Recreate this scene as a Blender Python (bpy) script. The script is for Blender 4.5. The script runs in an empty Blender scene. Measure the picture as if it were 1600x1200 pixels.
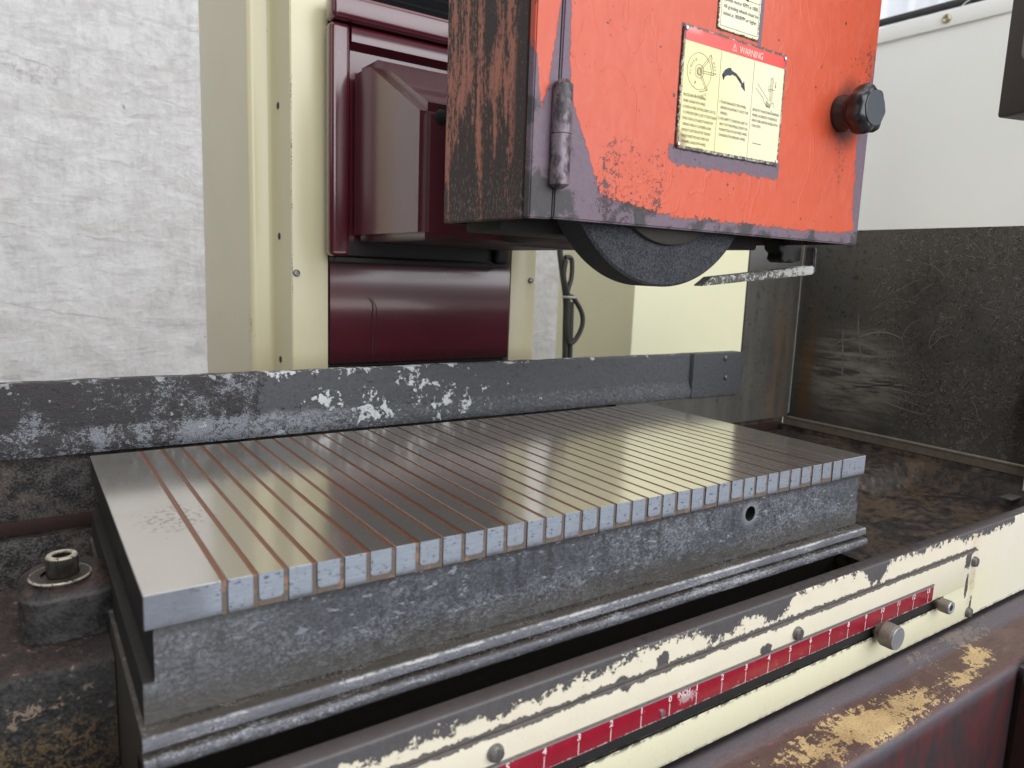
import bpy, bmesh, math, random
from mathutils import Vector, Matrix
random.seed(11)
scene = bpy.context.scene
COL = scene.collection
R_ = math.radians

# ------------------------------------------------------------------ camera
cam = bpy.data.cameras.new("camera"); camo = bpy.data.objects.new("camera", cam); COL.objects.link(camo)
cam.sensor_width = 36; cam.lens = 36 * 1135.65 / 1600; cam.clip_start = 0.02; cam.clip_end = 60
rt = Vector((0.82829, -0.559014, 0.037928)); up = Vector((0.053611, 0.146453, 0.987764)); fw = Vector((0.557729, 0.816122, -0.151275))
m = Matrix((rt, up, -fw)).transposed().to_4x4(); m.translation = Vector((-0.0404654, -0.354596, 0.1539885))
camo.matrix_world = m
cam.dof.use_dof = True; cam.dof.focus_distance = 0.68; cam.dof.aperture_fstop = 9.5
scene.camera = camo
# ------------------------------------------------------------------ light
w = bpy.data.worlds.new("World"); scene.world = w; w.use_nodes = True
bg = w.node_tree.nodes["Background"]; bg.inputs[0].default_value = (0.80, 0.88, 1.0, 1); bg.inputs[1].default_value = 0.03
def area(name, loc, target, sx, sy, power, col):
    l = bpy.data.lights.new(name, 'AREA'); l.shape = 'RECTANGLE'; l.size = sx; l.size_y = sy; l.energy = power; l.color = col
    o = bpy.data.objects.new(name, l); COL.objects.link(o); o.location = loc
    o.rotation_euler = (Vector(target) - Vector(loc)).to_track_quat('-Z', 'Y').to_euler()
    return o
area("daylight_opening", (0.9, -2.8, 1.30), (0.5, 0.3, 0.5), 5.0, 2.6, 150, (0.94, 0.965, 1.0))
area("roof_daylight", (0.2, 0.1, 2.7), (0.3, 0.2, 0), 3.6, 3.0, 50, (0.98, 0.985, 1.0))
area("daylight_behind_tarp", (0.6, 3.4, 1.5), (0.3, 1.7, 0.4), 4.0, 3.0, 112, (0.97, 0.98, 1.0))
area("side_fill", (-2.6, 0.2, 1.4), (0.4, 0.3, 0.1), 2.0, 1.8, 10, (1.0, 0.98, 0.94))  # unseen fill lamp on the left, brightens the cream side cover
vs = scene.view_settings; vs.view_transform = 'Standard'; vs.look = 'None'; vs.exposure = 0.42; vs.gamma = 1

# ------------------------------------------------------------------ node helper
class S:
    def __init__(s, t, k): s.t, s.k = t, k
    def _m(s, op, o, rev=False):
        return s.t.math(op, o, s) if rev else s.t.math(op, s, o)
    def __add__(s, o): return s._m('ADD', o)
    def __radd__(s, o): return s._m('ADD', o)
    def __mul__(s, o): return s._m('MULTIPLY', o)
    def __rmul__(s, o): return s._m('MULTIPLY', o)
    def __sub__(s, o): return s._m('SUBTRACT', o)
    def __rsub__(s, o): return s._m('SUBTRACT', o, True)
    def max(s, o): return s._m('MAXIMUM', o)
    def min(s, o): return s._m('MINIMUM', o)
    def abs(s): return s.t.math('ABSOLUTE', s, 0)
class T:
    def __init__(s, name):
        s.mat = bpy.data.materials.new(name); s.mat.use_nodes = True
        s.nt = s.mat.node_tree; s.bs = s.nt.nodes["Principled BSDF"]
        g = s.nt.nodes.new("ShaderNodeNewGeometry"); sp = s.nt.nodes.new("ShaderNodeSeparateXYZ")
        s.nt.links.new(g.outputs['Position'], sp.inputs[0])
        s.x, s.y, s.z = (S(s, sp.outputs[i]) for i in range(3))
        sn = s.nt.nodes.new("ShaderNodeSeparateXYZ"); s.nt.links.new(g.outputs['Normal'], sn.inputs[0])
        s.nx, s.ny, s.nz = (S(s, sn.outputs[i]) for i in range(3))
    def put(s, inp, v):
        if isinstance(v, S): s.nt.links.new(v.k, inp)
        elif isinstance(v, tuple) and len(v) == 3 and inp.type == 'RGBA': inp.default_value = (*v, 1)
        else: inp.default_value = v
    def math(s, op, a, b):
        n = s.nt.nodes.new("ShaderNodeMath"); n.operation = op; s.put(n.inputs[0], a); s.put(n.inputs[1], b); return S(s, n.outputs[0])
    def v(s, a=1, b=1, c=1, off=0.0):
        n = s.nt.nodes.new("ShaderNodeCombineXYZ")
        s.put(n.inputs[0], s.x * a + off); s.put(n.inputs[1], s.y * b); s.put(n.inputs[2], s.z * c); return S(s, n.outputs[0])
    def noise(s, vec, scale, detail=4, rough=.55, dist=0.0):
        n = s.nt.nodes.new("ShaderNodeTexNoise"); s.put(n.inputs['Vector'], vec); n.inputs['Scale'].default_value = scale
        n.inputs['Detail'].default_value = detail; n.inputs['Roughness'].default_value = rough; n.inputs['Distortion'].default_value = dist
        return S(s, n.outputs[0])
    def vor(s, vec, scale, feat='F1'):
        n = s.nt.nodes.new("ShaderNodeTexVoronoi"); n.feature = feat; s.put(n.inputs['Vector'], vec); n.inputs['Scale'].default_value = scale
        return S(s, n.outputs['Distance'])
    def ss(s, x, a, b):
        n = s.nt.nodes.new("ShaderNodeMapRange"); n.interpolation_type = 'SMOOTHSTEP'
        s.put(n.inputs[0], x); n.inputs[1].default_value = a; n.inputs[2].default_value = b
        if a > b:
            n.inputs[1].default_value = b; n.inputs[2].default_value = a; n.inputs[3].default_value = 1; n.inputs[4].default_value = 0
        return S(s, n.outputs[0])
    def mix(s, f, a, b):
        n = s.nt.nodes.new("ShaderNodeMix"); n.data_type = 'RGBA'
        s.put(n.inputs[0], f); s.put(n.inputs[6], a); s.put(n.inputs[7], b); return S(s, n.outputs[2])
    def lerp(s, f, a, b): return f * (b - a) + a
    def curve(s, x, pts):
        xs = [p[0] for p in pts]; ys = [p[1] for p in pts]
        x0, x1 = min(xs), max(xs); y0, y1 = min(ys), max(ys); y1 = y1 if y1 > y0 else y0 + 1e-6
        n = s.nt.nodes.new("ShaderNodeFloatCurve"); c = n.mapping.curves[0]
        P = [((p[0] - x0) / (x1 - x0), (p[1] - y0) / (y1 - y0)) for p in sorted(pts)]
        while len(c.points) < len(P): c.points.new(.5, .5)
        for q, p in zip(c.points, P): q.location = p; q.handle_type = 'VECTOR'
        n.mapping.update()
        s.put(n.inputs[1], (x - x0) * (1 / (x1 - x0))); return S(s, n.outputs[0]) * (y1 - y0) + y0
    def blob(s, ax, az, rx, rz, ux=None, uz=None):
        a = ((ux or s.x) - ax) * (1 / rx); b = ((uz or s.z) - az) * (1 / rz)
        return 1 - s.math('SQRT', a * a + b * b, 0)
    def out(s, base, rough=.5, metal=0.0, bump=None, bd=.0005, bst=1.0, spec=.5, coat=0.0, coatr=.2):
        b = s.bs
        s.put(b.inputs['Base Color'], base); s.put(b.inputs['Roughness'], rough); s.put(b.inputs['Metallic'], metal)
        s.put(b.inputs['Specular IOR Level'], spec); s.put(b.inputs['Coat Weight'], coat); b.inputs['Coat Roughness'].default_value = coatr
        if bump is not None:
            n = s.nt.nodes.new("ShaderNodeBump"); n.inputs['Strength'].default_value = bst; n.inputs['Distance'].default_value = bd
            s.put(n.inputs['Height'], bump); s.nt.links.new(n.outputs[0], b.inputs['Normal'])
        return s.mat

M = {}
def flat(name, col, rough=.5, metal=0.0, var=.25, scale=60, **k):
    t = T(name); n = t.noise(t.v(), scale, 5, .6); n2 = t.noise(t.v(off=3), scale * 9, 3, .6)
    lo = tuple(c * (1 - var) for c in col); hi = tuple(min(1, c * (1 + var)) for c in col)
    M[name] = t.out(t.mix(n * .7 + n2 * .3, lo, hi), t.lerp(n2, rough * .8, min(1, rough * 1.2)), metal, n2, .0002, .5, **k)

# ---- orange paint of the wheel door with exposed mauve primer
def mat_orange():
    t = T("worn_orange_paint"); v = t.v()
    n1 = t.noise(v, 45, 5, .6); n2 = t.noise(v, 260, 5, .65); n3 = t.noise(t.v(1, 1, .35), 160, 4, .6, .4); n4 = t.noise(v, 900, 3, .6)
    rag = (n1 - .5) * .010 + (n2 - .5) * .016 + (n3 - .5) * .005 + (n4 - .5) * .003
    left = t.curve(t.z, [(.19, .338), (.207, .336), (.215, .322), (.235, .312), (.26, .300), (.275, .293), (.285, .2905), (.30, .2885), (.34, .287), (.45, .287), (.56, .287)])
    low = t.curve(t.z, [(.19, .20), (.262, .20), (.268, .2660), (.285, .2705), (.31, .2745), (.34, .2778), (.36, .2785), (.56, .2785)])
    lft = t.curve(t.z, [(.19, .2700), (.262, .2700), (.268, .2650), (.28, .2630), (.295, .2605), (.31, .2580), (.56, .2570)])
    left = (left - t.x + rag * .35).min((t.x - low + rag * .35).max(lft - t.x + rag * .30))
    bot = t.curve(t.x, [(.25, .228), (.30, .219), (.34, .2105), (.37, .206), (.42, .2035), (.50, .2035), (.60, .2045), (.645, .207), (.664, .212)]) - t.z + rag * .75
    right = t.x - t.curve(t.z, [(.19, .656), (.21, .655), (.225, .6515), (.24, .6490), (.27, .6470), (.295, .6460), (.31, .650), (.33, .655), (.35, .657), (.37, .661), (.40, .667), (.56, .675)]) + rag * .85
    under = (t.z - .2445 + rag * .55 + (t.noise(t.v(1, 0, 0), 75, 2, .5) - .5) * .012).min(.2585 - t.z).min((t.x - .390)).min(.529 - t.x) + rag * .18
    under2 = (t.x - .486).min(.4905 - t.x + rag * .1).min(t.z - .347)
    prim = left.max(bot).max(right).max(under).max(under2)
    sp = t.vor(t.v(1, 1, .7), 210); spm = t.ss(n2 * .55 + n4 * .45, .56, .63)
    zone = t.ss(t.blob(.345, .222, .034, .050), 0, .35).max(t.ss(t.blob(.377, .228, .016, .035), 0, .4) * .9).max(t.ss(t.blob(.648, .355, .026, .05), 0, .6) * .95).max(t.ss(t.blob(.622, .268, .014, .03), 0, .5) * .8)
    vst = t.noise(t.v(1, 1, .15, 2), 90, 3, .5); speck = t.ss(n2 * .55 + n4 * .45 + zone * .085 + (vst - .5) * .22 * zone + zone * t.ss(t.z, .225, .20) * .05, .628, .655)
    dots = t.ss(t.noise(v, 190, 3, .5), .715, .74)
    drk = t.ss(speck.max(dots) + 0, .4, .6)
    fp = t.ss(prim, -.0004, .0004)
    dn = t.noise(t.v(1, 1, .42), 26, 2, .4, 1.3); drip = t.ss((dn - .53).abs(), .022, .0)
    o = t.mix(n1, (.50, .070, .029), (.58, .096, .043)); o = t.mix(t.ss(n3, .4, .75) * .45, o, (.57, .125, .078))
    o = t.mix(t.ss(t.z + n1 * .05, .27, .22) * .35, o, (.56, .094, .036))
    p = t.mix(n2, (.115, .078, .105), (.19, .140, .175))
    p = t.mix(t.ss(n1 + t.ss(t.z, .235, .2) * .16 + t.ss(t.x, .31, .275) * .12, .64, .74), p, (.055, .050, .052))
    p = t.mix(t.ss(n4, .66, .72) * .7, p, (.4, .37, .37))
    scr = t.ss(n2, .665, .69) * t.ss(t.x, .45, .60)
    c = t.mix(fp, o, p); c = t.mix(drk * .95, c, t.mix(n4, (.025, .017, .018), (.085, .058, .066)))
    c = t.mix(t.ss(bot.max(right) + rag * .2, .004, .006) * scr, c, (.62, .11, .06))
    pd = ((t.x - .4605).abs() - .064).max((t.z - .30275).abs() - .04625).min(((t.x - .45975).abs() - .02525).max(.3535 - t.z))
    c = t.mix(t.ss(pd + (n2 - .5) * .004, .0016, .0002) * .9, c, (.025, .018, .018))  # dark plate outline: grime plus the plate edge's shadow, put into the colour
    grime = t.ss(t.blob(.627, .316, .030, .040), 0, .55)
    c = t.mix(grime * t.lerp(n2, .5, 1.0), c, (.03, .018, .018))
    h = fp * -.6 + n4 * .10 + drip * .22 + n1 * .3 - drk * .5
    return t.out(c, t.lerp(fp, .38, .55), 0, h, .0007, .8, coat=t.lerp(fp, .06, 0), coatr=.25, spec=.32)
M['orange'] = mat_orange()

def mat_headside():
    t = T("grimy_orange_side"); v = t.v(1, 1, .16)
    n1 = t.noise(v, 90, 6, .68, .5); n2 = t.noise(t.v(1, 1, .5), 420, 5, .7); n3 = t.noise(t.v(1, 1, .3, 5), 38, 4, .55)
    low = t.ss(t.z, .30, .205)
    d = t.ss(n1 * .62 + n2 * .38 + low * .06, .445, .535)
    band = t.ss((t.y - .083 + (n3 - .5) * .02).abs(), .004, .013)
    band2 = t.ss((t.y - .128 + (n3 - .5) * .03).abs() + t.ss(t.z, .27, .31) * .03, .004, .013)
    d = d.max((1 - band) * t.ss(n2, .3, .42)).max((1 - band2) * t.ss(n2, .33, .45))
    c = t.mix(n2, (.30, .095, .060), (.52, .185, .115)); c = t.mix(t.ss(n3, .5, .7) * .6, c, (.50, .18, .075))
    dk = t.mix(n2, (.012, .009, .009), (.055, .036, .03))
    c = t.mix(d, c, dk); c = t.mix(t.ss(n2 * .6 + low * .18 + n1 * .2, .60, .66) * .8, c, (.20, .145, .125))
    return t.out(c, t.lerp(d, .45, .62), 0, d * -.5 + n2 * .5, .0007, .9)
M['headside'] = mat_headside()

def mat_maroon(name, greyed=0.0):
    t = T(name); n = t.noise(t.v(), 30, 5, .6); n2 = t.noise(t.v(1, 1, 3), 260, 4, .6); n3 = t.noise(t.v(.4, .4, 2.5), 420, 3, .5)
    c = t.mix(n, (.055, .004, .010), (.105, .008, .020))
    c = t.mix(t.lerp(n2, .5, 1.0) * (.06 + greyed * 1.0), c, (.125, .045, .055))  # grey-pink mixed over the maroon, amount set per copy
    c = t.mix(t.ss(t.noise(t.v(), 140, 4, .6), .68, .72) * .8, c, (.012, .009, .010)); c = t.mix(t.ss(t.noise(t.v(1, 1, .15, 3), 330, 3, .6), .72, .76) * .5, c, (.30, .22, .22))
    oil_shade = t.ss(t.z, .150, .163) * t.ss(t.z, .189, .181) * t.ss(t.x + t.ss(t.z, .164, .163) * .05, .284, .292) * t.ss(n * .6 + n2 * .4 + t.ss(t.z, .160, .167) * .2, .44, .54); c = t.mix(oil_shade * .97, c, (.010, .008, .009))  # black grease, with the shadow under the spindle housing painted in
    c = t.mix(t.ss(t.z, .060, .036) * t.ss(t.z, .030, .034) * t.ss(n2, .38, .55) * .7, c, (.018, .012, .012))
    return t.out(c, t.lerp(n2, .24, .36) + greyed * .3 + oil_shade * .3, 0, n, .0006, .35, coat=1.0 - oil_shade, coatr=.16)
M['maroon'] = mat_maroon("gloss_maroon_paint"); M['maroon_worn'] = mat_maroon("scuffed_maroon_paint", .16); M['maroon_greyed'] = mat_maroon("greyed_maroon_paint", .35)

def mat_creamcover():
    t = T("cream_cover_paint"); n = t.noise(t.v(), 7, 4, .5); n2 = t.noise(t.v(2, 2, .25), 120, 4, .6); n3 = t.noise(t.v(), 480, 3, .6)
    c = t.mix(n, (.60, .545, .345), (.68, .62, .41)); c = t.mix(t.ss(n2, .55, .8) * .07, c, (.50, .42, .27))
    edge = t.ss((t.x - .2274).abs() + (t.y - .5005).abs(), .0024, .0006) * t.ss(n3 * .5 + n2 * .5, .56, .60)
    rust = t.ss((t.x - .202).abs() + (t.y - .585).abs(), .012, .003) * t.ss(n3 * .4 + n2 * .6, .54, .60) * t.ss(t.z, .14, .05)
    c = t.mix(t.ss(t.noise(t.v(1, 1, .5, 4), 230, 3, .6), .71, .74) * .6, c, (.22, .17, .10)); c = t.mix(t.ss(t.z + (n2 - .5) * .08, .12, .03) * .25, c, (.42, .34, .20))
    c = t.mix(edge * .8, c, (.10, .08, .06)); c = t.mix(rust * .7, c, (.24, .11, .06))
    return t.out(c, .34, 0, n2 * .3 + n3 * .15, .0003, .4, coat=.2, coatr=.2)
M['cream_cover'] = mat_creamcover()

def mat_apron():
    t = T("peeling_cream_paint"); v = t.v()
    n1 = t.noise(v, 34, 5, .6); n2 = t.noise(v, 150, 6, .7, .3); n3 = t.noise(v, 700, 3, .6); n5 = t.noise(t.v(.6, 1, 1, 7), 60, 4, .6)
    n6 = t.noise(v, 420, 4, .7)
    rag = (n1 - .5) * .020 + (n2 - .5) * .036 + (n6 - .5) * .012
    # ragged edge under the lip: painted below this height
    lim = t.curve(t.x, [(-.4, -.082), (.0, -.084), (.16, -.0835), (.25, -.0795), (.285, -.0745), (.32, -.0755), (.335, -.088), (.352, -.0905), (.365, -.080), (.385, -.079), (.400, -.0915), (.414, -.089), (.424, -.0755), (.45, -.0725), (.52, -.0745), (.530, -.0875), (.545, -.0875), (.555, -.0765), (.62, -.0745), (.67, -.0765), (.74, -.0795), (.79, -.0790), (.80, -.0705), (1.3, -.073)])
    bare = t.z - lim + rag * .85
    trim = (t.z + .0942 + (n2 - .5) * .009).min(-.0905 - t.z + (n2 - .5) * .009 + (n6 - .5) * .004).min(.716 - t.x)
    bare = bare.max(trim)
    spots = t.blob(.393, -.1085, .006, .0045).max(t.blob(.697, -.101, .007, .008)).max(t.blob(.7, -.127, .003, .012)).max(t.blob(.716, -.152, .006, .011)).max(t.blob(.29, -.0875, .005, .006)).max(t.blob(.255, -.0925, .006, .005))
    bare = bare.max(spots * .006 + rag * .3)
    slot = t.ss(t.z, -.1310, -.1345) * t.ss(t.z, -.1395, -.1365) * t.ss(n2, .44, .54) * t.ss(t.x, .668, .655)
    fb = t.ss(bare, -.0003, .0003); chips = t.ss(n2 * .7 + n1 * .3, .685, .695); fb = fb.max(chips * t.ss(t.z, -.13, -.10))
    c = t.mix(n1, (.60, .545, .42), (.68, .63, .51)); c = t.mix(t.ss(t.z, -.11, -.125), c, (.63, .60, .43)); c = t.mix(t.ss(n2 * .5 + n6 * .5, .53, .64) * .22, c, (.45, .36, .26))
    c = t.mix(t.ss(n5, .55, .75) * .3, c, (.66, .50, .35)); c = t.mix(t.ss(t.x, .70, .82) * .6, c, (.62, .60, .52))
    c = t.mix(t.ss((t.x - .714).abs() + (n2 - .5) * .02, .012, .001) * t.ss(n1, .4, .6) * .5, c, (.42, .25, .15))
    ste = t.mix(n2 * .6 + n6 * .4, (.022, .020, .020), (.125, .116, .118)); ste = t.mix(t.ss(trim, 0, .001), ste, t.mix(n2, (.04, .033, .03), (.17, .15, .14)))
    c = t.mix(fb, c, ste)
    c = t.mix((slot * .9).max(t.ss(t.z, -.1595, -.1635) * t.ss(n2, .42, .56) * .8), c, (.03, .027, .025))
    c = t.mix(t.ss(n3, .72, .76) * .4, c, (.2, .15, .1))
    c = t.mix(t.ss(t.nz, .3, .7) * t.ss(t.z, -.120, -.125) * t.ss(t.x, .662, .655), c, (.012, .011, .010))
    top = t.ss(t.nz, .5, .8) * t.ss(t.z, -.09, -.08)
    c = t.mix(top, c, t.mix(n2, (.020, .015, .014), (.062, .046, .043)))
    return t.out(c, t.lerp(fb, .38, .5), t.ss(fb - top, .5, 1) * .1, fb * -1.0 + n3 * .1 + n1 * .3, .0006, .9)
M['apron'] = mat_apron()

def mat_rail():
    t = T("flaking_grey_rail"); v = t.v(1, 1, 1.15)
    n1 = t.noise(v, 38, 6, .65); n2 = t.noise(v, 240, 6, .7); n3 = t.noise(v, 800, 3, .7); n4 = t.noise(t.v(off=9), 55, 6, .68, .3)
    lz = t.ss(t.x + (n1 - .5) * .05 + (n2 - .5) * .03 + (t.z - .03) * -.25, .147, .142)            # left zone: old mottled coat
    rz = t.ss(t.x, .66, .80)              # right zone: smooth clean plate
    dark = t.mix(n2, (.026, .025, .028), (.075, .073, .082)); mid = t.mix(n2 * .6 + n3 * .4, (.024, .024, .026), (.15, .15, .162))
    fil = t.ss(t.z + (n1 - .5) * .016, .016, .009)
    mott = t.ss(n1 * .36 + n2 * .34 + n3 * .30 + t.ss(t.x, -.06, .14) * .05 + fil * .060 + t.ss(t.blob(-.035, .020, .016, .020), 0, .6) * .06 - t.ss(t.x, .02, -.05) * .02, .553, .61)
    c = t.mix(lz, mid, t.mix(mott, t.mix(n3, (.022, .019, .02), (.06, .055, .057)), t.mix(n3, (.045, .046, .052), (.36, .375, .41))))
    chip = t.ss(n4 * .72 + n2 * .28 + t.ss(t.blob(.30, .018, .17, .05), 0, .7) * .085 + t.ss(t.z, .043, .053) * .085 - rz * .2, .618, .632) * (1 - lz * .55)
    c = t.mix(chip, c, t.mix(n3, (.52, .54, .55), (.70, .72, .72)))
    c = t.mix(fil * (1 - lz) * t.ss(n2 * .5 + n3 * .5 + t.ss(t.x, .30, .18) * .08, .52, .62) * .75, c, (.30, .315, .34))
    c = t.mix(rz * .75, c, t.mix(n2, (.030, .031, .036), (.115, .118, .132)))
    crack = t.ss(t.vor(t.v(1, 1, 1.1), 75, 'DISTANCE_TO_EDGE') + (n2 - .5) * .5 + n1 * .12, .03, .0) * (1 - rz) * .45
    c = t.mix(crack, c, (.02, .02, .022))
    return t.out(c, .55, 0, chip * -.4 + n2 * .8 + n3 * .5 - crack * .6 + (n1 * lz), .0030, 1.0)
M['rail'] = mat_rail()

def mat_castgrey():
    t = T("grimy_machined_iron"); v = t.v(1, 1, 1.2)
    n1 = t.noise(v, 34, 6, .65); n2 = t.noise(v, 420, 5, .75); n3 = t.noise(v, 1000, 2, .6); n4 = t.noise(t.v(.8, 1, 1.2, 4), 130, 6, .7)
    c = t.mix(t.ss(n1 * .5 + n4 * .5, .34, .66), (.028, .028, .031), (.115, .118, .134))
    c = t.mix(t.ss(n2 * .65 + n3 * .35, .46, .62) * .75, c, t.mix(n1, (.19, .20, .235), (.36, .38, .43)))
    c = t.mix(t.ss(n2 * .6 + n4 * .4, .46, .40) * .7, c, (.040, .040, .046))
    n0 = t.noise(t.v(1, 1, 2.2, 1), 9, 3, .55); run = t.noise(t.v(1.6, 1, .16, 2), 70, 5, .65)
    c = t.mix(t.ss(n0, .44, .60) * .70, c, t.mix(n2, (.018, .019, .023), (.085, .09, .105)))
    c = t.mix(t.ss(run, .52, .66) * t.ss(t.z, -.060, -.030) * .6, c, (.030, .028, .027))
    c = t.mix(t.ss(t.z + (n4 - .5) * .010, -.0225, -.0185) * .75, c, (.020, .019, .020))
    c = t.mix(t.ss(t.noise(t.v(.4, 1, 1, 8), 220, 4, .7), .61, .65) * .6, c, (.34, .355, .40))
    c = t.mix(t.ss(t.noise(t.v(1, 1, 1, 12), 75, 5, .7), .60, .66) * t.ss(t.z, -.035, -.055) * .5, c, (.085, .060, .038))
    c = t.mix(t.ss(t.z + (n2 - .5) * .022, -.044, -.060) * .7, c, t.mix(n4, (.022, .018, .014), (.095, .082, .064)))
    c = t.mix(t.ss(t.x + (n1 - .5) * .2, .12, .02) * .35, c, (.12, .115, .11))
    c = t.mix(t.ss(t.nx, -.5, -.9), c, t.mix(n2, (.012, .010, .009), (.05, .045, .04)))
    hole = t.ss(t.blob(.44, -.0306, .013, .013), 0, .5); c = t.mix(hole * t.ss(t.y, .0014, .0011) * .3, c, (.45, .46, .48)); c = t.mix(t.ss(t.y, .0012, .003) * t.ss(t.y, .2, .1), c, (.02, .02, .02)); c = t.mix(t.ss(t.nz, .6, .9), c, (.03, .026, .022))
    return t.out(c, t.lerp(n2, .42, .62), .25, n2 * .7 + n4 * .5, .0011, 1.0)
M['castgrey'] = mat_castgrey()

def mat_poletop():
    t = T("ground_steel"); n1 = t.noise(t.v(4, 1, 1), 22, 4, .6); n2 = t.noise(t.v(.08, 1, 1), 1500, 3, .6); n3 = t.noise(t.v(.35, 1, 1), 320, 5, .65); n4 = t.noise(t.v(), 260, 4, .65)
    top = t.ss(t.nz, .6, .9)
    c = t.mix(n2 * .5 + n3 * .5, (.60, .565, .505), (.74, .705, .64))
    stain = t.ss(n4 + t.ss(t.blob(.03, .105, .035, .055, t.x, t.y), 0, .8) * .20, .70, .76) + t.ss(n4 + t.ss(t.blob(.022, .255, .012, .02, t.x, t.y), 0, .8) * .2, .74, .8)
    c = t.mix(t.ss(stain, 0, 1) * .5, c, (.10, .075, .06))
    c = t.mix(t.ss(t.noise(t.v(.5, 1, 1), 130, 3, .5), .70, .74) * .5, c, (.25, .20, .15))
    fine = t.noise(t.v(.3, .3, 1.6), 500, 5, .7); str_ = t.noise(t.v(.12, 1, 1.8), 520, 3, .6)
    f = t.mix(fine * .5 + str_ * .5, (.15, .17, .205), (.50, .55, .63))
    f = t.mix(t.ss(n4 * .5 + fine * .5, .555, .59) * .9, f, (.060, .060, .070))
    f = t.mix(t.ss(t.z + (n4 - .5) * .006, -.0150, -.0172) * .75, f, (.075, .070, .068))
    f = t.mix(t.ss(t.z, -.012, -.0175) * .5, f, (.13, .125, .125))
    f = t.mix(t.ss(t.x, .035, .02) * .75 + t.ss(t.x, .40, .55) * .25, f, t.mix(fine, (.10, .105, .12), (.26, .27, .31)))
    nick = t.ss(t.noise(t.v(.6, 1, 1, 7), 420, 2, .5), .74, .77); c = t.mix(nick * .8, c, (.07, .05, .04)); film = t.ss(t.noise(t.v(.5, 1, 1, 9), 14, 4, .6), .5, .68); c = t.mix(film * .25, c, (.42, .36, .27))
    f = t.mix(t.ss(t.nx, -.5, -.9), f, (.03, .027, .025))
    sc_ = t.ss(t.noise(t.v(.10, 1, 1, 3), 900, 2, .5), .74, .78); c = t.mix(sc_ * top * .5, c, (.86, .82, .74))
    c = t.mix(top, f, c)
    return t.out(c, t.lerp(top, .45, .115) + n3 * .06, t.lerp(top, .55, .88), n2, .00002, .5)
M['pole'] = mat_poletop()

def mat_brass():
    t = T("tarnished_copper_strip"); n2 = t.noise(t.v(1, .3, 1), 500, 4, .6); top = t.ss(t.nz, .6, .9)
    c = t.mix(n2, (.15, .058, .030), (.28, .115, .060)); f = t.mix(n2, (.075, .058, .048), (.17, .135, .112))
    f = t.mix(t.ss(t.noise(t.v(off=2), 130, 3, .6), .56, .64), f, (.25, .14, .10))
    return t.out(t.mix(top, f, c), t.lerp(top, .6, .33), t.lerp(top, .15, .45), n2, .0003, .5)
M['brass'] = mat_brass()

def mat_tableedge():
    t = T("oily_table_iron"); n1 = t.noise(t.v(.3, 1, 1), 60, 5, .65); n2 = t.noise(t.v(.6, 1, 1), 420, 5, .7)
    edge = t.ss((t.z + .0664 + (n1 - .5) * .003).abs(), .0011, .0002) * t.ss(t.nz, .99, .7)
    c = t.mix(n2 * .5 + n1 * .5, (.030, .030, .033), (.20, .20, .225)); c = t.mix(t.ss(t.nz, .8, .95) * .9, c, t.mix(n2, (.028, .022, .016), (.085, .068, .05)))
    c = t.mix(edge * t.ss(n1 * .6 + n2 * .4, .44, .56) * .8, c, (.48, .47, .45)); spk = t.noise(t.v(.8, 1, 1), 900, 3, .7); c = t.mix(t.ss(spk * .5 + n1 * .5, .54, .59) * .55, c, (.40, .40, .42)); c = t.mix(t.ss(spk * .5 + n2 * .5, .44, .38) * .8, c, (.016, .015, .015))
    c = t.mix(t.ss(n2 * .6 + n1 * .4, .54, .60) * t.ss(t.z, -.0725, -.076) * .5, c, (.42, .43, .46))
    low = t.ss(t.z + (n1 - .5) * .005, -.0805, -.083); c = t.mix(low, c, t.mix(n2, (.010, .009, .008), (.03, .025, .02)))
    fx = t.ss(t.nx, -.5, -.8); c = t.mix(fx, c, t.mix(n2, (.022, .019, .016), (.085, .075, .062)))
    return t.out(c, t.lerp(n2, .42, .62), .15, n2 * .6 + n1 * .4, .0009, 1.0)
M['tableedge'] = mat_tableedge()

def mat_trough():
    t = T("oily_rusted_trough"); v = t.v()
    n1 = t.noise(v, 14, 5, .6); n2 = t.noise(v, 90, 6, .7); n3 = t.noise(v, 500, 5, .75)
    c = t.mix(t.ss(n2 * .6 + n3 * .4, .4, .62), (.010, .008, .007), (.058, .043, .036))
    c = t.mix(t.ss(n1 * .5 + n2 * .5, .47, .58) * .6, c, t.mix(t.noise(t.v(.25, 1, 1), 120, 5, .7), (.04, .022, .012), (.17, .11, .06)))
    c = t.mix(t.ss(n2 * .55 + n3 * .45, .60, .64) * .7, c, (.22, .15, .09))
    lf = t.ss(t.x, .02, -.01); grime = t.ss(n3 * .7 + n2 * .3, .46, .60)
    c = t.mix(lf * grime * t.ss(t.y, .2, .3) * .75, c, (.125, .12, .12))
    return t.out(c, t.lerp(n2, .34, .66), .05, n2 * .6 + n3 * .5, .0022, 1.0)
M['trough'] = mat_trough()

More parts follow.
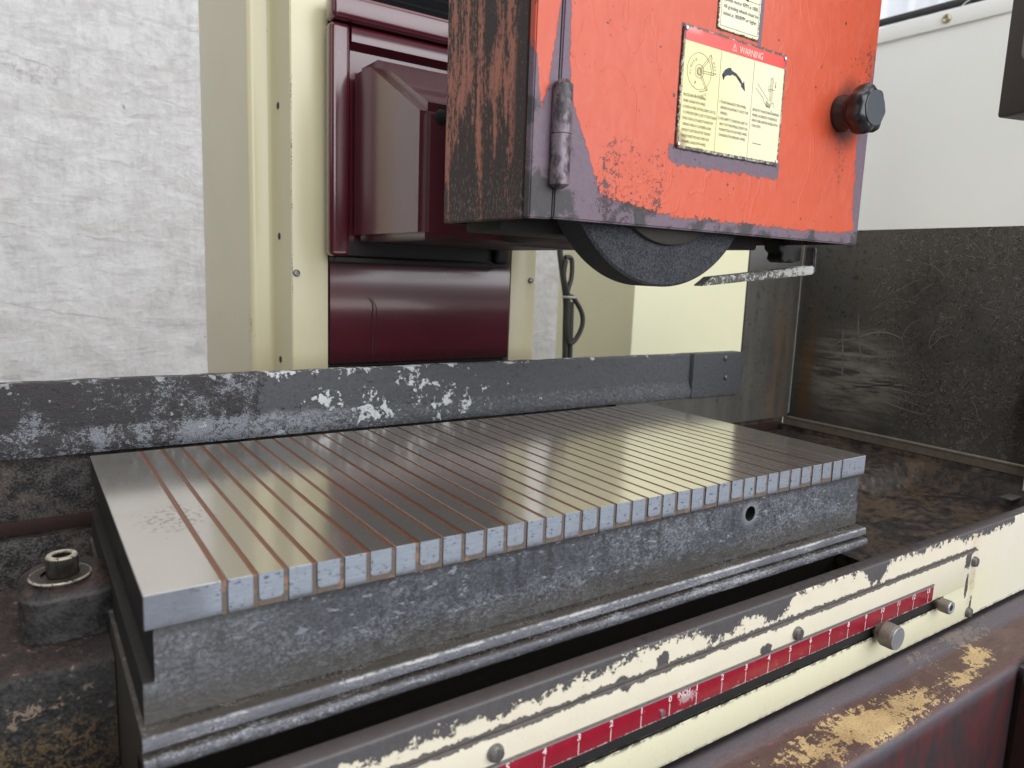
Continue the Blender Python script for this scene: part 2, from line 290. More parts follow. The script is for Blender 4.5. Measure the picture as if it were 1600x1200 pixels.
def mat_shelf():
    t = T("flaked_dirty_casting"); v = t.v()
    n1 = t.noise(v, 30, 5, .6); n2 = t.noise(v, 130, 6, .7, .4); n3 = t.noise(v, 520, 4, .7)
    c = t.mix(t.ss(n2 * .5 + n3 * .5, .36, .66), (.008, .008, .008), (.070, .064, .060))
    c = t.mix(t.ss(t.nz, .6, .9) * .8, c, t.mix(t.ss(n2 * .5 + n3 * .5, .4, .6), (.010, .007, .006), (.058, .026, .022)))
    b1 = t.ss((t.z + .104 + (n1 - .5) * .03).abs(), .012, .002)
    c = t.mix(t.ss(n2 + b1 * .10, .62, .66), c, t.mix(n3, (.20, .14, .12), (.36, .27, .18)))
    b2 = t.ss(t.z + (n1 - .5) * .04, -.112, -.126)
    c = t.mix(b2 * t.ss(n3 * .5 + n2 * .5, .47, .57), c, t.mix(n3, (.10, .06, .03), (.30, .20, .085)))
    c = t.mix(t.ss(t.x, -.03, -.006) * .6, c, (.028, .024, .022))
    return t.out(c, t.lerp(n2, .45, .7), 0, n2 * .7 + n3 * .5, .0026, 1.0)
M['shelf'] = mat_shelf()

def mat_bed():
    t = T("worn_maroon_casting"); v = t.v()
    n1 = t.noise(v, 22, 5, .6); n2 = t.noise(v, 150, 6, .7, .3); n3 = t.noise(v, 620, 4, .65); ns = t.noise(t.v(.15, 1, 1), 300, 4, .6)
    base = t.mix(n2 * .6 + n3 * .4, (.034, .016, .013), (.135, .066, .055)); base = t.mix(t.ss(n1, .5, .7) * .5, base, (.16, .088, .082))
    zone = t.blob(.485, -.0935, .125, .019, t.x, t.y).max(t.blob(.665, -.088, .028, .012, t.x, t.y) * .8).max(t.blob(.665, -.066, .06, .010, t.x, t.y) * .7).max(t.blob(.62, -.098, .03, .007, t.x, t.y) * .6)
    yel = t.ss(zone * .30 + (n2 - .5) * .9 + (n1 - .5) * .7 + (ns - .5) * .35 + (n3 - .5) * .3, .075, .095) * t.ss(t.nz, .5, .9)
    yel = yel * t.ss(n3 * .5 + n2 * .5, .36, .44)
    base = t.mix(t.ss(ns * .6 + n2 * .4, .50, .62) * .6, base, (.026, .014, .012)); base = t.mix(t.ss(t.noise(t.v(.5, 1, 1, 4), 110, 5, .7), .58, .66) * .5, base, (.20, .105, .085))
    base = t.mix(yel, base, t.mix(t.ss(n3 * .5 + n1 * .5, .38, .62), (.30, .19, .085), (.52, .37, .18)))
    ridge = t.ss(t.y + (n2 - .5) * .012 + t.ss(t.x, .55, .40) * -.006, -.0765, -.069); base = t.mix(ridge * .85, base, t.mix(n3, (.03, .028, .035), (.12, .105, .12)))
    vn = t.noise(t.v(1, 1, .30), 60, 5, .65)
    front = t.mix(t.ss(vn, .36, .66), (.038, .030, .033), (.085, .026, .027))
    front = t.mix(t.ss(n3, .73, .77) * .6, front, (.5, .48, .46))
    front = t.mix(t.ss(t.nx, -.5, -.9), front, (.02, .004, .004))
    blue = t.ss(t.z + (n1 - .5) * .015, -.195, -.180); front = t.mix(blue * .5, front, (.14, .145, .165))  # bluish highlight painted along the front's top edge
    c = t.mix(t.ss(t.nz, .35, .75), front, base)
    c = t.mix(t.ss(n3 * .6 + n2 * .4, .62, .66) * .5, c, (.035, .026, .024))
    return t.out(c, t.lerp(n2, .34, .55), 0, yel * .4 + n2 * .5 + n3 * .25, .0007, .9)
M['bed'] = mat_bed()

def mat_guard():
    t = T("stained_dark_sheet"); v = t.v(1, 1, 1)
    n1 = t.noise(v, 11, 5, .6); n2 = t.noise(v, 130, 6, .72, .8); n3 = t.noise(v, 600, 4, .7); nv = t.noise(t.v(1, 1, .12), 60, 4, .6)
    c = t.mix(n1, (.060, .055, .048), (.130, .120, .105))
    dirt = t.ss(n2 * .65 + n3 * .35 - t.ss(t.y, .15, .30) * .06, .47, .55) * t.ss(t.z + (n1 - .5) * .06, -.048, -.020)
    c = t.mix(dirt, c, t.mix(n3, (.012, .010, .009), (.060, .053, .047)))
    wv = t.noise(t.v(1, 1, 1.3, 5), 75, 4, .65, 2.2); worm = t.ss((wv - .52).abs(), .034, .010) * t.ss(n2, .44, .56); fl = t.ss(n2 * .5 + n3 * .5, .56, .61).max(worm * .8) * t.ss(t.y + (n1 - .5) * .1, .27, .20) * t.ss(n1, .30, .50); c = t.mix(fl * .8, c, (.34, .30, .27))
    c = t.mix(t.ss(t.blob(.13, .09, .13, .10, t.y, t.z) * .12 + n2 * .6 + n1 * .3, .56, .66) * .45, c, (.105, .062, .048))
    sm = t.noise(t.v(1, .18, 1.2), 70, 4, .6, .5); c = t.mix(t.ss(t.blob(.245, .022, .105, .090, t.y, t.z), 0, .7) * t.ss(sm, .36, .60) * .85, c, (.36, .335, .29))
    rr = t.ss((t.y - .315 + (n1 - .5) * .04).abs(), .018, .002).max(t.ss((t.x - .935 + (n1 - .5) * .06).abs(), .03, .004) * t.ss(t.y, .330, .337)) * t.ss(t.z, .16, .04) * t.ss(nv, .35, .6)
    c = t.mix(rr * .75, c, (.17, .095, .035))
    rp = t.ss(t.y, .330, .337); c = t.mix(rp * .4 * t.ss(nv, .4, .65), c, (.15, .14, .125)); c = t.mix(rp * t.ss(t.z, .16, .2) * .6, c, (.20, .195, .19))
    c = t.mix(t.ss(n2 + t.ss(t.z, -.02, -.045) * .05, .685, .70) * .8, c, (.05, .012, .010))
    return t.out(c, t.lerp(n2, .30, .55), .25, n2 * .5 + n3 * .5, .0005, .8)
M['guard'] = mat_guard()

def mat_tarp():
    t = T("crinkled_white_tarp"); v = t.v(1, 1, 1)
    n1 = t.noise(t.v(.6, 1, 1.3), 4, 5, .6, .6); n2 = t.noise(t.v(.7, 1, 1.0), 26, 6, .7, .5); n3 = t.noise(t.v(1.4, 1, .30), 60, 5, .7); n4 = t.noise(v, 120, 4, .65)
    u = t.z + t.x * .16
    cre = t.ss((t.noise(t.v(.35, 1, 1.5, 2), 9, 4, .6, .9) - .5).abs(), .012, .0) * t.ss(n2, .42, .62)
    lines = t.ss((t.math('FRACT', u * 5.3 + n1 * .7 + (n2 - .5) * .10, 0) - .5).abs(), .012, .0) * t.ss(t.noise(v, 9, 3, .5), .42, .58)
    n5 = t.noise(t.v(1, 1, 1.1, 6), 55, 5, .75, 1.2); c = t.mix(t.ss(n2 * .5 + n3 * .3 + n5 * .2, .36, .60), (.70, .685, .68), (.88, .87, .87)); c = t.mix(t.ss((n5 - .5).abs(), .02, .0) * .25, c, (.94, .94, .95)); c = t.mix(t.ss(n1, .45, .75) * .4, c, (.68, .655, .62))  # includes fine white crinkle highlights painted into the sheet
    c = t.mix(cre * .08, c, (.46, .44, .42)); c = t.mix(lines * .14, c, (.44, .42, .40))
    zone = t.ss(t.blob(.02, .575, .17, .05), 0, .9)
    c = t.mix(t.ss(n2 * .4 + n4 * .6 + zone * .12, .58, .70) * .4, c, (.34, .315, .28))
    c = t.mix(t.ss(t.noise(v, 30, 3, .5), .745, .77) * .7, c, (.22, .19, .16))
    c = t.mix(t.ss(n3, .62, .70) * .18, c, (.45, .44, .44))
    m_ = t.out(c, .42, 0, n2 * .40 + n5 * .25 + t.noise(t.v(.5, 1, 1.4, 3), 11, 4, .5, 1.0) * .7 - lines * .1, .020, .8, spec=.5)
    tr = t.nt.nodes.new("ShaderNodeBsdfTranslucent"); mx = t.nt.nodes.new("ShaderNodeMixShader"); mx.inputs[0].default_value = .35
    ou = [n for n in t.nt.nodes if n.type == 'OUTPUT_MATERIAL'][0]; t.nt.links.new(c.k, tr.inputs[0])
    t.nt.links.new(t.bs.outputs[0], mx.inputs[1]); t.nt.links.new(tr.outputs[0], mx.inputs[2]); t.nt.links.new(mx.outputs[0], ou.inputs[0]); return m_
M['tarp'] = mat_tarp()

def mat_banner():
    t = T("white_vinyl"); n = t.noise(t.v(), 3, 4, .5); n2 = t.noise(t.v(), 40, 4, .7)
    c = t.mix(n, (.74, .735, .715), (.79, .785, .765)); c = t.mix(t.ss(n2, .70, .78) * .35, c, (.45, .43, .38))
    return t.out(c, .5, 0, n, .01, .3)
M['banner'] = mat_banner()

def mat_roof():
    t = T("translucent_roof_sheet"); n = t.noise(t.v(), 20, 4, .6)
    return t.out(t.mix(n, (.68, .71, .78), (.86, .88, .92)), .4, 0, n, .003, .4)
M['roof'] = mat_roof()

def mat_plate():
    t = T("printed_warning_plate"); n = t.noise(t.v(), 60, 5, .65); n2 = t.noise(t.v(), 420, 4, .7)
    dx = (t.x - .4605).abs(); dz = (t.z - .303).abs()
    inn = t.ss(dx, .0630, .0626) * t.ss(dz, .0452, .0448)
    cr = t.mix(t.ss(t.x + (n - .5) * .06, .41, .50), (.72, .64, .30), (.74, .70, .46))
    cr = t.mix(t.ss(n, .6, .75) * .25, cr, (.76, .72, .52))
    hd = t.ss(t.z, .3372, .3376); red = t.mix(t.ss(t.x + (n - .5) * .03, .425, .405) * t.ss(t.z, .342, .347) * .8, (.72, .045, .030), (.70, .27, .24))
    c = t.mix(hd, cr, red)
    c = t.mix(inn, t.mix(n, (.42, .36, .33), (.66, .58, .53)), c)
    edge = t.ss(dx.max(dz + .018), .0605, .0632)
    wear = t.ss(n * .45 + n2 * .55 + edge * .15, .60, .64)
    c = t.mix(wear * edge, c, (.06, .045, .035))
    c = t.mix(t.ss(t.blob(.400, .262, .010, .010) * .2 + n2 * .3, .16, .24) * .7, c, (.22, .11, .035))
    c = t.mix(t.ss(n2, .74, .77) * .6, c, (.25, .2, .14))
    return t.out(c, .34, 0, wear * -.5 + n2 * .2, .0003, .6, coat=.2)
M['plate'] = mat_plate()
def mat_plate2():
    t = T("printed_rating_plate"); n = t.noise(t.v(), 70, 5, .65); n2 = t.noise(t.v(), 420, 4, .7)
    dx = (t.x - .4597).abs(); e = t.ss(dx, .0225, .0252).max(t.ss(t.z, .356, .3535))
    c = t.mix(n, (.70, .66, .42), (.76, .73, .55)); c = t.mix(t.ss(n2 * .6 + n * .4 + e * .13, .62, .65), c, (.09, .07, .05))
    return t.out(c, .36, 0, n2, .0002, .5, coat=.2)
M['plate2'] = mat_plate2()

def mat_scale():
    t = T("scuffed_red_scale"); n = t.noise(t.v(), 120, 5, .65); n2 = t.noise(t.v(1, 1, .6), 700, 4, .7); n3 = t.noise(t.v(.3, 1, 1), 60, 4, .6)
    c = t.mix(n, (.20, .004, .016), (.31, .010, .028))
    edge = t.ss((t.z + .1184).abs(), .0060, .0078)
    c = t.mix(t.ss(n2 * .5 + n * .5 + edge * .15, .615, .645) * .85, c, (.60, .53, .50))
    c = t.mix(t.ss(t.blob(.312, -.1175, .010, .005) * .12 + n2 * .35 + n * .1, .255, .275) * .55, c, (.55, .5, .5))
    c = t.mix(t.ss((t.z + .1113).abs(), .0008, .0004), c, (.22, .20, .20))
    return t.out(c, .30, 0, n2, .0002, .5, coat=.35)
M['scale'] = mat_scale()

def mat_wheel():
    t = T("abrasive_grit"); n = t.noise(t.v(), 820, 3, .8); n2 = t.noise(t.v(), 60, 4, .6)
    c = t.mix(t.ss(n * .85 + n2 * .15, .36, .66), (.014, .015, .018), (.075, .078, .088))
    c = t.mix(t.ss(t.ny, -.5, -.1) * .6, c, (.022, .021, .022))
    return t.out(c, .85, 0, n, .0008, 1.0, spec=.3)
M['wheel'] = mat_wheel()
def mat_hinge():
    t = T("worn_hinge_steel"); n = t.noise(t.v(1, 1, .5), 110, 5, .65); n2 = t.noise(t.v(), 600, 4, .7)
    c = t.mix(t.ss(n, .42, .58), (.045, .040, .040), (.20, .155, .185)); c = t.mix(t.ss(n2 * .5 + n * .5, .60, .64) * .7, c, (.16, .075, .04))
    c = t.mix(t.ss(n2, .66, .70) * .6, c, (.34, .31, .30))
    return t.out(c, .42, .35, n2, .0005, .7)
M['hinge'] = mat_hinge()
def mat_bar():
    t = T("chipped_white_bar"); n = t.noise(t.v(), 160, 5, .65); n2 = t.noise(t.v(), 700, 4, .7); e = t.ss(t.x, .60, .70)
    c = t.mix(t.ss(n * .6 + n2 * .4 + e * .13, .50, .57), (.085, .076, .068), (.50, .49, .47))
    return t.out(c, .4, .2, n, .0005, .7)
M['bar'] = mat_bar()

flat('black', (.010, .009, .009), .6, var=.6, scale=120)
flat('matte_black', (.012, .011, .011), .7, var=.6, scale=160)  # even near-black for the head's underside and inner parts
flat('black_plastic', (.016, .017, .019), .30, var=.2)
flat('knob_cap', (.060, .068, .080), .42, var=.2, scale=150)
flat('screw_dark', (.20, .19, .18), .36, .7, var=.6, scale=400)
flat('screw_hole', (.035, .032, .028), .5, .2, var=.4)
flat('steel', (.48, .50, .54), .28, .9, var=.2, scale=300)
flat('knurl', (.22, .195, .17), .5, .5, var=.45, scale=500)
flat('alu', (.55, .57, .60), .35, .8, var=.15, scale=300)
flat('lip', (.16, .135, .105), .45, .3, var=.6, scale=120)
flat('maroon_rust', (.026, .007, .006), .75, var=.8, scale=90)
flat('cabinet', (.70, .675, .46), .4, var=.05, scale=6)
flat('cable', (.030, .030, .026), .5, var=.3)
flat('tie', (.45, .46, .46), .4, var=.2)
flat('pendant', (.050, .038, .038), .45, var=.35, scale=300)
flat('pendant_panel', (.22, .22, .22), .6, var=.35, scale=900)
flat('ink', (.045, .043, .040), .6, var=.1)
flat('navy_ink', (.012, .018, .045), .5, var=.1)
flat('white_ink', (.78, .68, .66), .5, var=.25, scale=900)
flat('pink_ink', (.86, .66, .58), .5, var=.1)
flat('red_ink', (.38, .10, .06), .5, var=.1)
def mat_block():
    t = T("oily_cast_block"); n = t.noise(t.v(), 90, 5, .65); n2 = t.noise(t.v(), 420, 4, .7); top = t.ss(t.nz, .3, .8)
    c = t.mix(t.ss(n * .6 + n2 * .4, .38, .64), (.008, .007, .007), (.055, .050, .048)); c = t.mix(top * t.ss(n, .40, .58) * .8, c, (.060, .028, .022))
    c = t.mix(t.ss(n2, .62, .68) * .5, c, (.14, .125, .11)); c = t.mix(t.ss((t.z + .0510).abs(), .0022, .0004) * t.ss(n, .4, .55) * .6, c, (.12, .105, .095))
    return t.out(c, .55, .05, n * .5 + n2 * .5, .0012, 1.0)
M['block'] = mat_block()
def mat_bolt():
    t = T("oily_bolt_steel"); n = t.noise(t.v(), 300, 4, .65); ang = t.math('ARCTAN2', t.y - .150, t.x + .0262); rib = t.math('SINE', ang * 44, 0)
    side = t.ss(t.nz, .5, .2); r = t.math('SQRT', (t.x + .0275) * (t.x + .0275) + (t.y - .15) * (t.y - .15), 0)
    c = t.mix(t.ss(n, .35, .65), (.014, .011, .008), (.060, .047, .033)); c = t.mix(side * t.ss(rib, -.2, .6) * .8, c, (.022, .019, .016))
    hi = t.ss((t.z + .0279).abs(), .0010, .0003).max(t.ss(r, .0157, .0166) * t.ss(t.z, -.036, -.039)); c = t.mix(hi * t.ss(n, .35, .5), c, (.46, .41, .32))  # painted highlight on the bolt top and washer rim
    return t.out(c, .5, .25, rib * side * .7 + n * .3, .0006, .9)
M['bolt'] = mat_bolt()
flat('scratch', (.24, .225, .195), .5, .2, var=.5, scale=120)
flat('edge_white', (.66, .66, .66), .4, var=.1)
flat('grit', (.030, .026, .022), .8, var=.7, scale=300)
flat('concrete', (.22, .21, .20), .8, var=.3, scale=8)
flat('hub', (.022, .018, .014), .6, .2, var=.7, scale=350)
flat('grommet', (.45, .40, .28), .35, .8, var=.3)
flat('pipe_dark', (.035, .035, .033), .5, .2, var=.3)

# ------------------------------------------------------------------ mesh helper
class MB:
    def __init__(s): s.bm = bmesh.new()
    def box(s, x0, x1, y0, y1, z0, z1, bev=0.0, seg=2):
        b = bmesh.new(); bmesh.ops.create_cube(b, size=1)
        for v in b.verts: v.co = Vector(((x0 + x1) / 2 + v.co.x * (x1 - x0), (y0 + y1) / 2 + v.co.y * (y1 - y0), (z0 + z1) / 2 + v.co.z * (z1 - z0)))
        if bev: bmesh.ops.bevel(b, geom=list(b.edges), offset=bev, segments=seg, affect='EDGES', profile=.5)
        return s.add(b)
    def add(s, b, mat=None):
        if mat: bmesh.ops.transform(b, matrix=mat, verts=b.verts)
        me = bpy.data.meshes.new("t"); b.to_mesh(me); b.free(); s.bm.from_mesh(me); bpy.data.meshes.remove(me); return s
    def lathe(s, prof, seg=32, mat=None):      # prof: (r, h) about local Z
        b = bmesh.new(); rings = []
        for r, h in prof:
            rings.append([b.verts.new((0, 0, h))] if r < 1e-7 else [b.verts.new((r * math.cos(2 * math.pi * i / seg), r * math.sin(2 * math.pi * i / seg), h)) for i in range(seg)])
        for A, B in zip(rings, rings[1:]):
            for i in range(seg):
                j = (i + 1) % seg
                if len(A) == 1 and len(B) == 1: continue
                if len(A) == 1: b.faces.new((A[0], B[i], B[j]))
                elif len(B) == 1: b.faces.new((A[i], A[j], B[0]))
                else: b.faces.new((A[i], A[j], B[j], B[i]))
        bmesh.ops.recalc_face_normals(b, faces=b.faces)
        return s.add(b, mat)
    def extrude_x(s, prof, x0, x1, n=1):        # closed (y,z) outline swept along X
        b = bmesh.new(); rows = [[b.verts.new((x0 + (x1 - x0) * k / n, y, z)) for y, z in prof] for k in range(n + 1)]
        for A, B in zip(rows, rows[1:]):
            for i in range(len(prof)):
                j = (i + 1) % len(prof); b.faces.new((A[i], A[j], B[j], B[i]))
        b.faces.new(rows[0]); b.faces.new(rows[-1][::-1]); bmesh.ops.recalc_face_normals(b, faces=b.faces); return s.add(b)
    def prism(s, poly, axis, a, c, bev=0.0):       # polygon in the two other axes, extruded from a to c
        b = bmesh.new()
        def P(u, v, t): return {'x': (t, u, v), 'y': (u, t, v), 'z': (u, v, t)}[axis]
        A = [b.verts.new(P(u, v, a)) for u, v in poly]; B = [b.verts.new(P(u, v, c)) for u, v in poly]
        b.faces.new(A); b.faces.new(B[::-1])
        for i in range(len(poly)):
            j = (i + 1) % len(poly); b.faces.new((A[i], A[j], B[j], B[i]))
        bmesh.ops.recalc_face_normals(b, faces=b.faces)
        if bev: bmesh.ops.bevel(b, geom=[e for e in b.edges if len(e.link_faces) == 2 and e.calc_face_angle(0) > .5], offset=bev, segments=2, affect='EDGES')
        return s.add(b)
    def tube(s, pts, r, seg=10):
        b = bmesh.new(); pts = [Vector(p) for p in pts]; rings = []
        u = None
        for i, p in enumerate(pts):
            d = (pts[min(i + 1, len(pts) - 1)] - pts[max(i - 1, 0)]).normalized()
            u = d.orthogonal().normalized() if u is None else (u - d * u.dot(d)).normalized()
            v = d.cross(u); rr = r[i] if isinstance(r, (list, tuple)) else r
            rings.append([b.verts.new(p + u * rr * math.cos(2 * math.pi * k / seg) + v * rr * math.sin(2 * math.pi * k / seg)) for k in range(seg)])
        for A, B in zip(rings, rings[1:]):
            for k in range(seg): b.faces.new((A[k], A[(k + 1) % seg], B[(k + 1) % seg], B[k]))
        b.faces.new(rings[0]); b.faces.new(rings[-1][::-1]); bmesh.ops.recalc_face_normals(b, faces=b.faces); return s.add(b)
    def stroke(s, pts, wd, y):                # flat ink line on a plate facing -Y; pts are (x, z)
        b = bmesh.new(); P = [Vector((p[0], p[1])) for p in pts]; L = []
        for i, p in enumerate(P):
            d = (P[min(i + 1, len(P) - 1)] - P[max(i - 1, 0)]).normalized(); n = Vector((-d.y, d.x)) * wd / 2
            L.append((b.verts.new((p.x + n.x, y, p.y + n.y)), b.verts.new((p.x - n.x, y, p.y - n.y))))
        for A, B in zip(L, L[1:]): b.faces.new((A[0], A[1], B[1], B[0]))
        return s.add(b)
    def poly(s, pts, y):
        b = bmesh.new(); f = b.faces.new([b.verts.new((p[0], y, p[1])) for p in pts]); bmesh.ops.triangulate(b, faces=[f]); return s.add(b)
    def text(s, body, x, z, y, h, width=None, rot=0.0, align='LEFT', bold=0.0):
        c = bpy.data.curves.new("t", 'FONT'); c.body = body; c.size = 1; c.align_x = align; c.resolution_u = 2; c.offset = bold
        o = bpy.data.objects.new("t", c); COL.objects.link(o); bpy.context.view_layer.update()
        me = bpy.data.meshes.new_from_object(o.evaluated_get(bpy.context.evaluated_depsgraph_get()))
        if me.vertices:
            x0 = min(v.co.x for v in me.vertices); x1 = max(v.co.x for v in me.vertices)
            sz = h / .69; sx = sz if not width else width / (x1 - x0)
            cr, sr = math.cos(rot), math.sin(rot)
            for v in me.vertices:
                a, b_ = (v.co.x - (x0 if align == 'LEFT' else (x0 + x1) / 2)) * sx, v.co.y * sz; v.co = (x + a * cr - b_ * sr, y, z + a * sr + b_ * cr)
            s.bm.from_mesh(me)
        bpy.data.meshes.remove(me); bpy.data.objects.remove(o); bpy.data.curves.remove(c); return s
    def build(s, name, mat, parent=None, origin=None, smooth=35):
        org = Vector(origin) if origin is not None else Vector((0, 0, 0))
        root = parent
        while root is not None and root.parent is not None: root = root.parent
        base = root.location.copy() if root is not None else Vector((0, 0, 0))
        me = bpy.data.meshes.new(name)
        bmesh.ops.transform(s.bm, matrix=Matrix.Translation(-(base + org) if parent is not None else -org), verts=s.bm.verts)
        s.bm.to_mesh(me); s.bm.free(); me.materials.append(mat)
        me.shade_smooth(); me.set_sharp_from_angle(angle=R_(smooth))
        o = bpy.data.objects.new(name, me); COL.objects.link(o)
        if parent is not None: o.parent = parent
        o.location = org; return o
def tag(o, label, cat, group=None, kind=None):
    o['label'] = label; o['category'] = cat
    if group: o['group'] = group
    if kind: o['kind'] = kind
    return o
def thing(name, loc, label, cat):
    o = bpy.data.objects.new(name, None); COL.objects.link(o); o.location = loc; o.empty_display_size = .05; return tag(o, label, cat)
def rotY(): return Matrix.Rotation(R_(90), 4, 'X')      # local +Z -> -Y
def at(x, y, z, facing='-y'):
    m = {'-y': Matrix.Rotation(R_(90), 4, 'X'), '-x': Matrix.Rotation(R_(-90), 4, 'Y'), 'z': Matrix.Identity(4)}[facing]
    return Matrix.Translation((x, y, z)) @ m
def place(proto, parent, mat_loc, rot=None):           # copy of a small part sharing its mesh
    c = proto.copy(); COL.objects.link(c); c.parent = parent
    root = parent
    while root.parent is not None: root = root.parent
    c.location = Vector(mat_loc) - root.location
    if rot: c.rotation_euler = rot
    return c
def screw_mesh(name, r, h, mat, slot=True):
    b = MB(); b.lathe([(r, 0), (r, h * .35), (r * .8, h * .85), (r * .45, h), (0, h)], 18)
    me = bpy.data.meshes.new(name); b.bm.to_mesh(me)
    if slot:
        q = bmesh.new(); bmesh.ops.create_cube(q, size=1)
        for v in q.verts: v.co = Vector((v.co.x * r * 1.5, v.co.y * r * .22, h * .9 + v.co.z * h * .25))
        b.add(q, Matrix.Rotation(random.random() * 3, 4, 'Z')); b.bm.to_mesh(me)
    b.bm.free(); me.materials.append(mat); me.shade_smooth(); me.set_sharp_from_angle(angle=R_(35)); return me
def put_mesh(name, me, parent, loc, rot):
    o = bpy.data.objects.new(name, me); COL.objects.link(o); o.parent = parent
    root = parent
    while root.parent is not None: root = root.parent
    o.location = Vector(loc) - root.location; o.rotation_euler = rot; return o
FY = (R_(90), 0, 0)          # faces the viewer's side (-Y)
FX = (0, R_(-90), 0)         # faces -X

# ================================================================== setting
b = MB(); b.box(-6, 6, -6, 6, -1.06, -1.0); fl = b.build('floor', M['concrete']); fl['kind'] = 'structure'

# ================================================================== tarp, banner, roof, cabinet
def wavy(x0, x1, z0, z1, y, nx, nz, amp, axis='y'):
    bm = bmesh.new(); g = []
    for i in range(nx + 1):
        row = []
        for k in range(nz + 1):
            u = x0 + (x1 - x0) * i / nx; z = z0 + (z1 - z0) * k / nz
            d = amp * (math.sin(u * 7 + z * 2.1) * .5 + math.sin(z * 11 + u * 2.6 + math.sin(u * 4)) * .25 + math.sin(z * 33 + u * 9.3) * .06 + math.sin(u * 19 - z * 5) * .2)
            row.append(bm.verts.new((u, y + d, z) if axis == 'y' else (y + d, u, z)))
        g.append(row)
    for i in range(nx):
        for k in range(nz): bm.faces.new((g[i][k], g[i + 1][k], g[i + 1][k + 1], g[i][k + 1]))
    ex = bmesh.ops.extrude_face_region(bm, geom=list(bm.faces))
    for v in [e for e in ex['geom'] if isinstance(e, bmesh.types.BMVert)]: v.co += Vector((0, .002, 0) if axis == 'y' else (.002, 0, 0))
    bmesh.ops.recalc_face_normals(bm, faces=bm.faces); o = MB(); o.add(bm); return o
tarp = wavy(-1.6, 2.3, -1.0, 2.2, 1.75, 110, 110, .012).build('tarpaulin', M['tarp'], None, (.3, 1.75, -1.0), 60)
tag(tarp, 'crinkled dirty white tarpaulin hanging behind the machine column', 'tarpaulin')

bn = thing('vinyl_banner', (2.0, .6, -1.0), 'plain off white vinyl sheet with a hem and eyelet behind the dark splash guard', 'banner')
wavy(-.6, 1.6, -1.0, .828, 2.0, 30, 30, .006, 'x').build('sheet', M['banner'], bn, None, 60)
b = MB(); b.box(1.992, 2.004, -.6, 1.6, .826, .866, .001); b.build('hem', M['banner'], bn)
b = MB(); b.lathe([(.004, 0), (.004, .004), (.0075, .006), (.0115, .003), (.0115, 0)], 20, at(1.992, .69, .846, '-x')); b.build('eyelet', M['grommet'], bn)
b = MB(); b.tube([(2.0 + .012 * k, .69 - .004 * k + .004 * math.sin(k * 2.2), .846 + .012 * k) for k in range(6)], .0012, 6); b.build('lacing', M['tie'], bn)

bm = bmesh.new(); g = []
for i in range(121):
    yy = -1.0 + 3.2 * i / 120; d = .012 * math.cos(i * 2 * math.pi / 4)
    g.append([bm.verts.new((2.75 + d, yy, zz)) for zz in (-1.0, 2.6)])
for A, B in zip(g, g[1:]): bm.faces.new((A[0], A[1], B[1], B[0]))
ex = bmesh.ops.extrude_face_region(bm, geom=list(bm.faces))
for v in [e for e in ex['geom'] if isinstance(e, bmesh.types.BMVert)]: v.co.x += .002
bmesh.ops.recalc_face_normals(bm, faces=bm.faces); o = MB(); o.add(bm)
tag(o.build('corrugated_sheet', M['roof'], None, (2.75, .6, -1.0), 80), 'pale corrugated translucent sheet showing above the white banner', 'corrugated sheet')
b = MB(); b.tube([(2.2, 1.3, .955), (2.2, -.6, .945)], .011, 14)
tag(b.build('pipe_rail', M['pipe_dark'], None, (2.2, .3, .95)), 'thin dark pipe running above the hem of the white banner', 'pipe')

cb = thing('cabinet', (1.35, .93, -1.0), 'pale cream sheet metal cabinet seen beneath the grinding wheel', 'cabinet')
b = MB(); b.box(1.058, 1.62, .80, 1.07, -1.0, .72, .004); b.build('body', M['cabinet'], cb)
b = MB(); b.box(1.08, 1.60, .796, .80, -.9, -.12, .0015); b.build('door', M['cabinet'], cb)

ca = thing('cable', (.80, .70, -.4), 'dark looped power cable hanging beside the cream cabinet, bound with a tie', 'cable')
def sm(pts, n=8):
    out = []
    P = [Vector(p) for p in pts]; P = [P[0]] + P + [P[-1]]
    for i in range(1, len(P) - 2):
        for k in range(n):
            t_ = k / n; a, bb, c, d = P[i - 1], P[i], P[i + 1], P[i + 2]
            out.append(.5 * ((2 * bb) + (c - a) * t_ + (2 * a - 5 * bb + 4 * c - d) * t_ ** 2 + (3 * bb - a - 3 * c + d) * t_ ** 3))
    return out + [P[-2]]
b = MB(); b.tube(sm([(.765, .70, .32), (.772, .70, .21), (.780, .70, .165), (.792, .70, .11), (.795, .70, .05), (.800, .70, -.1), (.80, .70, -.4)]), .0055); b.build('strand', M['cable'], ca)
b = MB(); b.tube(sm([(.782, .695, .185), (.797, .695, .182), (.799, .695, .150), (.790, .693, .120), (.805, .693, .112), (.826, .693, .085), (.828, .693, .060), (.815, .695, .035), (.800, .695, .03), (.793, .692, .06), (.791, .692, .115), (.779, .692, .150), (.782, .692, .180)]), .0045); b.build('strand', M['cable'], ca)
b = MB(); b.tube(sm([(.806, .70, .105), (.808, .70, .02), (.812, .70, -.2)]), .005); b.build('strand', M['cable'], ca)
b = MB(); b.lathe([(.0125, -.002), (.0135, 0), (.0125, .002)], 16, at(.797, .697, .114, 'z')); b.build('cable_tie', M['tie'], ca)

# ================================================================== machine column
mc = thing('machine_column', (.40, .62, -1.0), 'cream sheet covered machine column with a maroon lower panel', 'machine column')
b = MB(); b.box(.2274, .2705, .50, .56, -1.0, 1.1, .0012); b.build('front_cover', M['cream_cover'], mc)
b = MB(); b.box(.535, .577, .50, .56, -1.0, 1.1, .0012); b.build('front_cover', M['cream_cover'], mc)
